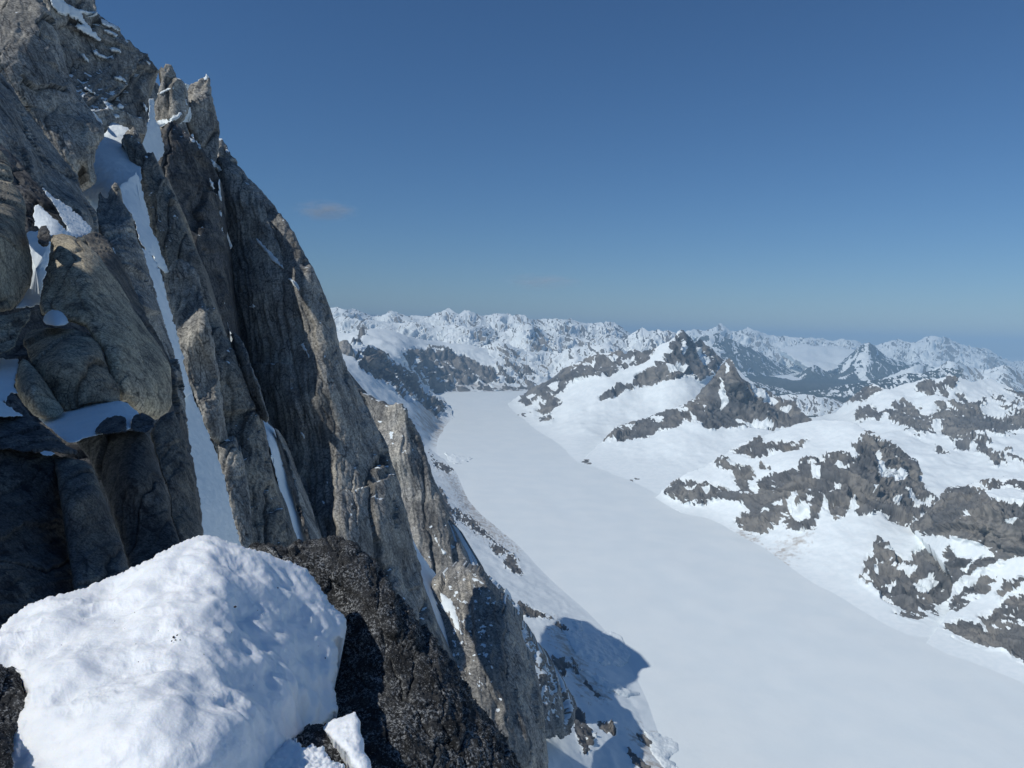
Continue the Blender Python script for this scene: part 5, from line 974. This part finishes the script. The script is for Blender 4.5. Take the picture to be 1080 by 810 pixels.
o = relief('snow_chunk', [(340, 769), (346, 762), (352, 757), (362, 754), (370, 751.5), (375, 751), (378, 758), (380, 768), (382, 778), (384, 789), (389, 797), (391, 806), (394, 850), (372, 850), (374, 812), (366, 796), (358, 786), (348, 776)], [(342, 768, 3.4), (374, 752, 3.42), (382, 790, 3.1), (390, 830, 2.85), (362, 790, 3.1)], MS, step=.9, edge=(.8, 8), bulge=(8, .06), surf=snow_surf(1.6, 22, 4, .3)['surf'], thick=.15, drop=1.5)
tag(o, 'smooth snow block leaning in the gap between mound and lichen boulder', 'snow')
o = relief('loose_snow', [(262, 812), (276, 796), (292, 786), (304, 781), (314, 782), (322, 788), (332, 786), (342, 792), (350, 800), (358, 806), (364, 816), (372, 826), (376, 850), (240, 850)], [(292, 786, 3.05), (318, 784, 3.1), (360, 812, 2.85), (300, 830, 2.65), (365, 845, 2.65)], MS, step=.8, edge=(4, 7), bulge=(5, .04), surf=crumb_surf, thick=.1, drop=2)
tag(o, 'crumbly loose snow grains at the foot of the mound in the bottom middle', 'snow', kind='stuff')
# specks of grit on the mound
rng = np.random.RandomState(5)
GM, nt, b = nodes('grit'); b.inputs['Base Color'].default_value = (.035, .028, .022, 1); b.inputs['Roughness'].default_value = .9
gv, gf = [], []
for px, py, r_ in [(248, 640, 1.5), (312, 705, 1.3), (183, 672, 1.6), (187, 670, 1.2), (181, 676, 1.0), (190, 675, .9), (185, 675, 1.0), (244, 667, .8), (293, 620, .9), (343, 694, .9), (146, 698, .7), (215, 690, .6), (121, 655, .6), (262, 742, .7)] + [(rng.uniform(30, 340), rng.uniform(640, 800), rng.uniform(.3, .6)) for _ in range(26)]:
    D = ZB[int(py) + 40, int(px) + 60]
    if D > 4.4: continue
    cpt = ray(px, py) * (D - .001); rr = r_ * D / F
    k = len(gv)
    ang = rng.uniform(0, 6.28)
    for dx, dy, dz in ((1.3, 0, 0), (-1.2, .2, 0), (0, 1, .3), (.1, -1, -.2), (0, 0, .9), (.1, .1, -.9)):
        gv.append(cpt + rr * np.array([dx * math.cos(ang) - dy * math.sin(ang), dx * math.sin(ang) + dy * math.cos(ang), dz]))
    for a_, b_, c_ in ((0, 2, 4), (2, 1, 4), (1, 3, 4), (3, 0, 4), (2, 0, 5), (1, 2, 5), (3, 1, 5), (0, 3, 5)): gf.append((k + a_, k + b_, k + c_))
gq = np.zeros((0, 4), int)
o = mesh_object('grit', gv, gq, GM, tri=np.array(gf), smooth=False)
tag(o, 'scattered dark specks of grit lying on the big snow mound', 'grit', kind='stuff')

# unseen rock block added out of view on the left to shade the near boulders
def block(name, label, cen, ax, rad, mat, seed, n=90):
    a = np.linspace(0, 2 * np.pi, n, endpoint=False); bb = np.linspace(-np.pi / 2, np.pi / 2, n // 2)
    A_, B_ = np.meshgrid(a, bb)
    pw = lambda v, e: np.sign(v) * np.abs(v) ** e
    u = pw(np.cos(B_), .5) * pw(np.cos(A_), .6); v = pw(np.cos(B_), .5) * pw(np.sin(A_), .6); w = pw(np.sin(B_), .6)
    ca, sa = math.cos(ax), math.sin(ax)
    P = np.stack([cen[0] + u * rad[0] * ca - v * rad[1] * sa, cen[1] + u * rad[0] * sa + v * rad[1] * ca, cen[2] + w * rad[2]], -1)
    dirv = np.stack([u * ca - v * sa, u * sa + v * ca, w * .6], -1)
    P = P + dirv * (1.6 * fbm(P / 5, 4, seed) + 1.2 * ridged(P * [1, 1, .35] / 4, 3, seed + 2) - 1)[..., None]
    i = np.arange(A_.size).reshape(A_.shape); j = np.roll(i, -1, 1)
    Q = np.stack([i[:-1], j[:-1], j[1:], i[1:]], -1).reshape(-1, 4)
    z = np.zeros(A_.size)
    o = mesh_object(name, P.reshape(-1, 3), Q, mat, dict(crack=z, tone=z, snow=z))
    return tag(o, label, 'cliff')


block('cliff', 'unseen rock block added beyond the left picture edge to shade the near boulders', (-23, 4.2, 5), math.radians(-56), (9.8, 3.2, 18.5), granite(.5, darkness=.5), 33)

# unseen snow added behind and right of the eye to bounce sunlight on to rocks
def bounce_z(x, y):
    back = np.maximum(-4.5 - y, 0)
    return -2.6 + .16 * back - .0 * x + .9 * fbm(np.stack([x / 14, y / 14, x * 0], -1), 4, 61) - .035 * np.maximum(np.abs(x - 6) - 12, 0) ** 1.6


rs_ = sheet('bounce_snow_ridge', np.linspace(-14, 40, 110), np.linspace(-46, -4.2, 90), bounce_z, snow_mat(.6, .3))
tag(rs_, 'unseen snow ridge added behind the camera to bounce light on to the near boulders', 'snow ridge', kind='structure')

# ------------------------------------------------------------------ thin clouds far away, high above the air layer
def wisp(px, py, wpx, hpx, D, dens, label, seed):
    c = ray(px, py) * D; m = D / F
    bm_v = []; n = 24
    a = np.linspace(0, 2 * np.pi, n, endpoint=False); bb = np.linspace(-np.pi / 2, np.pi / 2, 13)
    A_, B_ = np.meshgrid(a, bb)
    P = np.stack([c[0] + np.cos(B_) * np.cos(A_) * wpx * m, c[1] + np.cos(B_) * np.sin(A_) * wpx * m * .6, c[2] + np.sin(B_) * hpx * m], -1)
    i = np.arange(A_.size).reshape(A_.shape); j = np.roll(i, -1, 1)
    Q = np.stack([i[:-1], j[:-1], j[1:], i[1:]], -1).reshape(-1, 4)
    mt = bpy.data.materials.new('thin_cloud'); mt.use_nodes = True; nt = mt.node_tree
    nt.nodes.remove(nt.nodes['Principled BSDF'])
    pv = nt.nodes.new('ShaderNodeVolumePrincipled'); pv.inputs['Color'].default_value = (.97, .97, 1.0, 1); pv.inputs['Anisotropy'].default_value = -.35
    tc = nt.nodes.new('ShaderNodeTexCoord')
    o = mesh_object('cloud', P.reshape(-1, 3), Q, mt)
    # soft blob density from object space distance to the middle
    mp = nt.nodes.new('ShaderNodeMapping'); L(nt, tc.outputs['Object'], mp.inputs[0])
    hz = hpx * m
    mp.inputs['Location'].default_value = (0, 0, -1)
    mp.inputs['Scale'].default_value = (1 / (wpx * m), 1 / (wpx * m * .6), 1 / hz)
    ln = N(nt, 'ShaderNodeVectorMath', operation='LENGTH'); L(nt, mp.outputs[0], ln.inputs[0])
    nz = N(nt, 'ShaderNodeTexNoise', Scale=2.3, Detail=5.0, Roughness=.6); L(nt, mp.outputs[0], nz.inputs['Vector'])
    fall = ramp(nt, ln.outputs['Value'], .0, 1.0, 1.0, .0)
    dn = math_(nt, 'MULTIPLY', math_(nt, 'MULTIPLY', fall, ramp(nt, nz.outputs['Fac'], .35, .75)), dens / (wpx * m))
    L(nt, dn, pv.inputs['Density']); L(nt, pv.outputs[0], nt.nodes['Material Output'].inputs['Volume'])
    mt.volume_intersection_method = 'FAST' if hasattr(mt, 'volume_intersection_method') else 'FAST'
    return tag(o, label, 'cloud')


wisp(343, 222, 40, 13, 32000, 4.0, 'faint flat wisp of cloud beside the main pillar skyline', 1)
wisp(572, 297, 52, 11, 40000, 2.2, 'very faint long veil of cloud low over the middle skyline', 2)

# ------------------------------------------------------------------ air
lo, hi = 1e9, -1e9
for ob in list(S.objects):
    if ob.type == 'MESH' and ob.name.split('.')[0] not in ('cloud',):
        nv = len(ob.data.vertices); buf = np.empty(nv * 3, np.float32); ob.data.vertices.foreach_get('co', buf)
        z0 = ob.location[2] + (ob.parent.location[2] if ob.parent else 0)
        lo = min(lo, float(buf[2::3].min()) + z0); hi = max(hi, float(buf[2::3].max()) + z0)
hx, hy0, hy1 = 61000, -4000, 77000
lo -= 1; hi += 15
V = [(sx, sy, sz) for sz in (lo, hi) for sy in (hy0, hy1) for sx in (-hx, hx)]
HM = bpy.data.materials.new('haze'); HM.use_nodes = True; nt = HM.node_tree; nt.nodes.remove(nt.nodes['Principled BSDF'])
pv = nt.nodes.new('ShaderNodeVolumePrincipled'); pv.inputs['Density'].default_value = HAZE if 'HAZE' in globals() else 4.0e-5
pv.inputs['Color'].default_value = (.46, .73, 1.0, 1); pv.inputs['Anisotropy'].default_value = -.3
L(nt, pv.outputs[0], nt.nodes['Material Output'].inputs['Volume'])
hz = mesh_object('haze', V, np.array([(0, 2, 3, 1), (4, 5, 7, 6), (0, 1, 5, 4), (2, 6, 7, 3), (0, 4, 6, 2), (1, 3, 7, 5)]), HM, smooth=False)
tag(hz, 'thin blue air that fades the far ranges', 'haze', kind='stuff')
print('haze box', lo, hi)
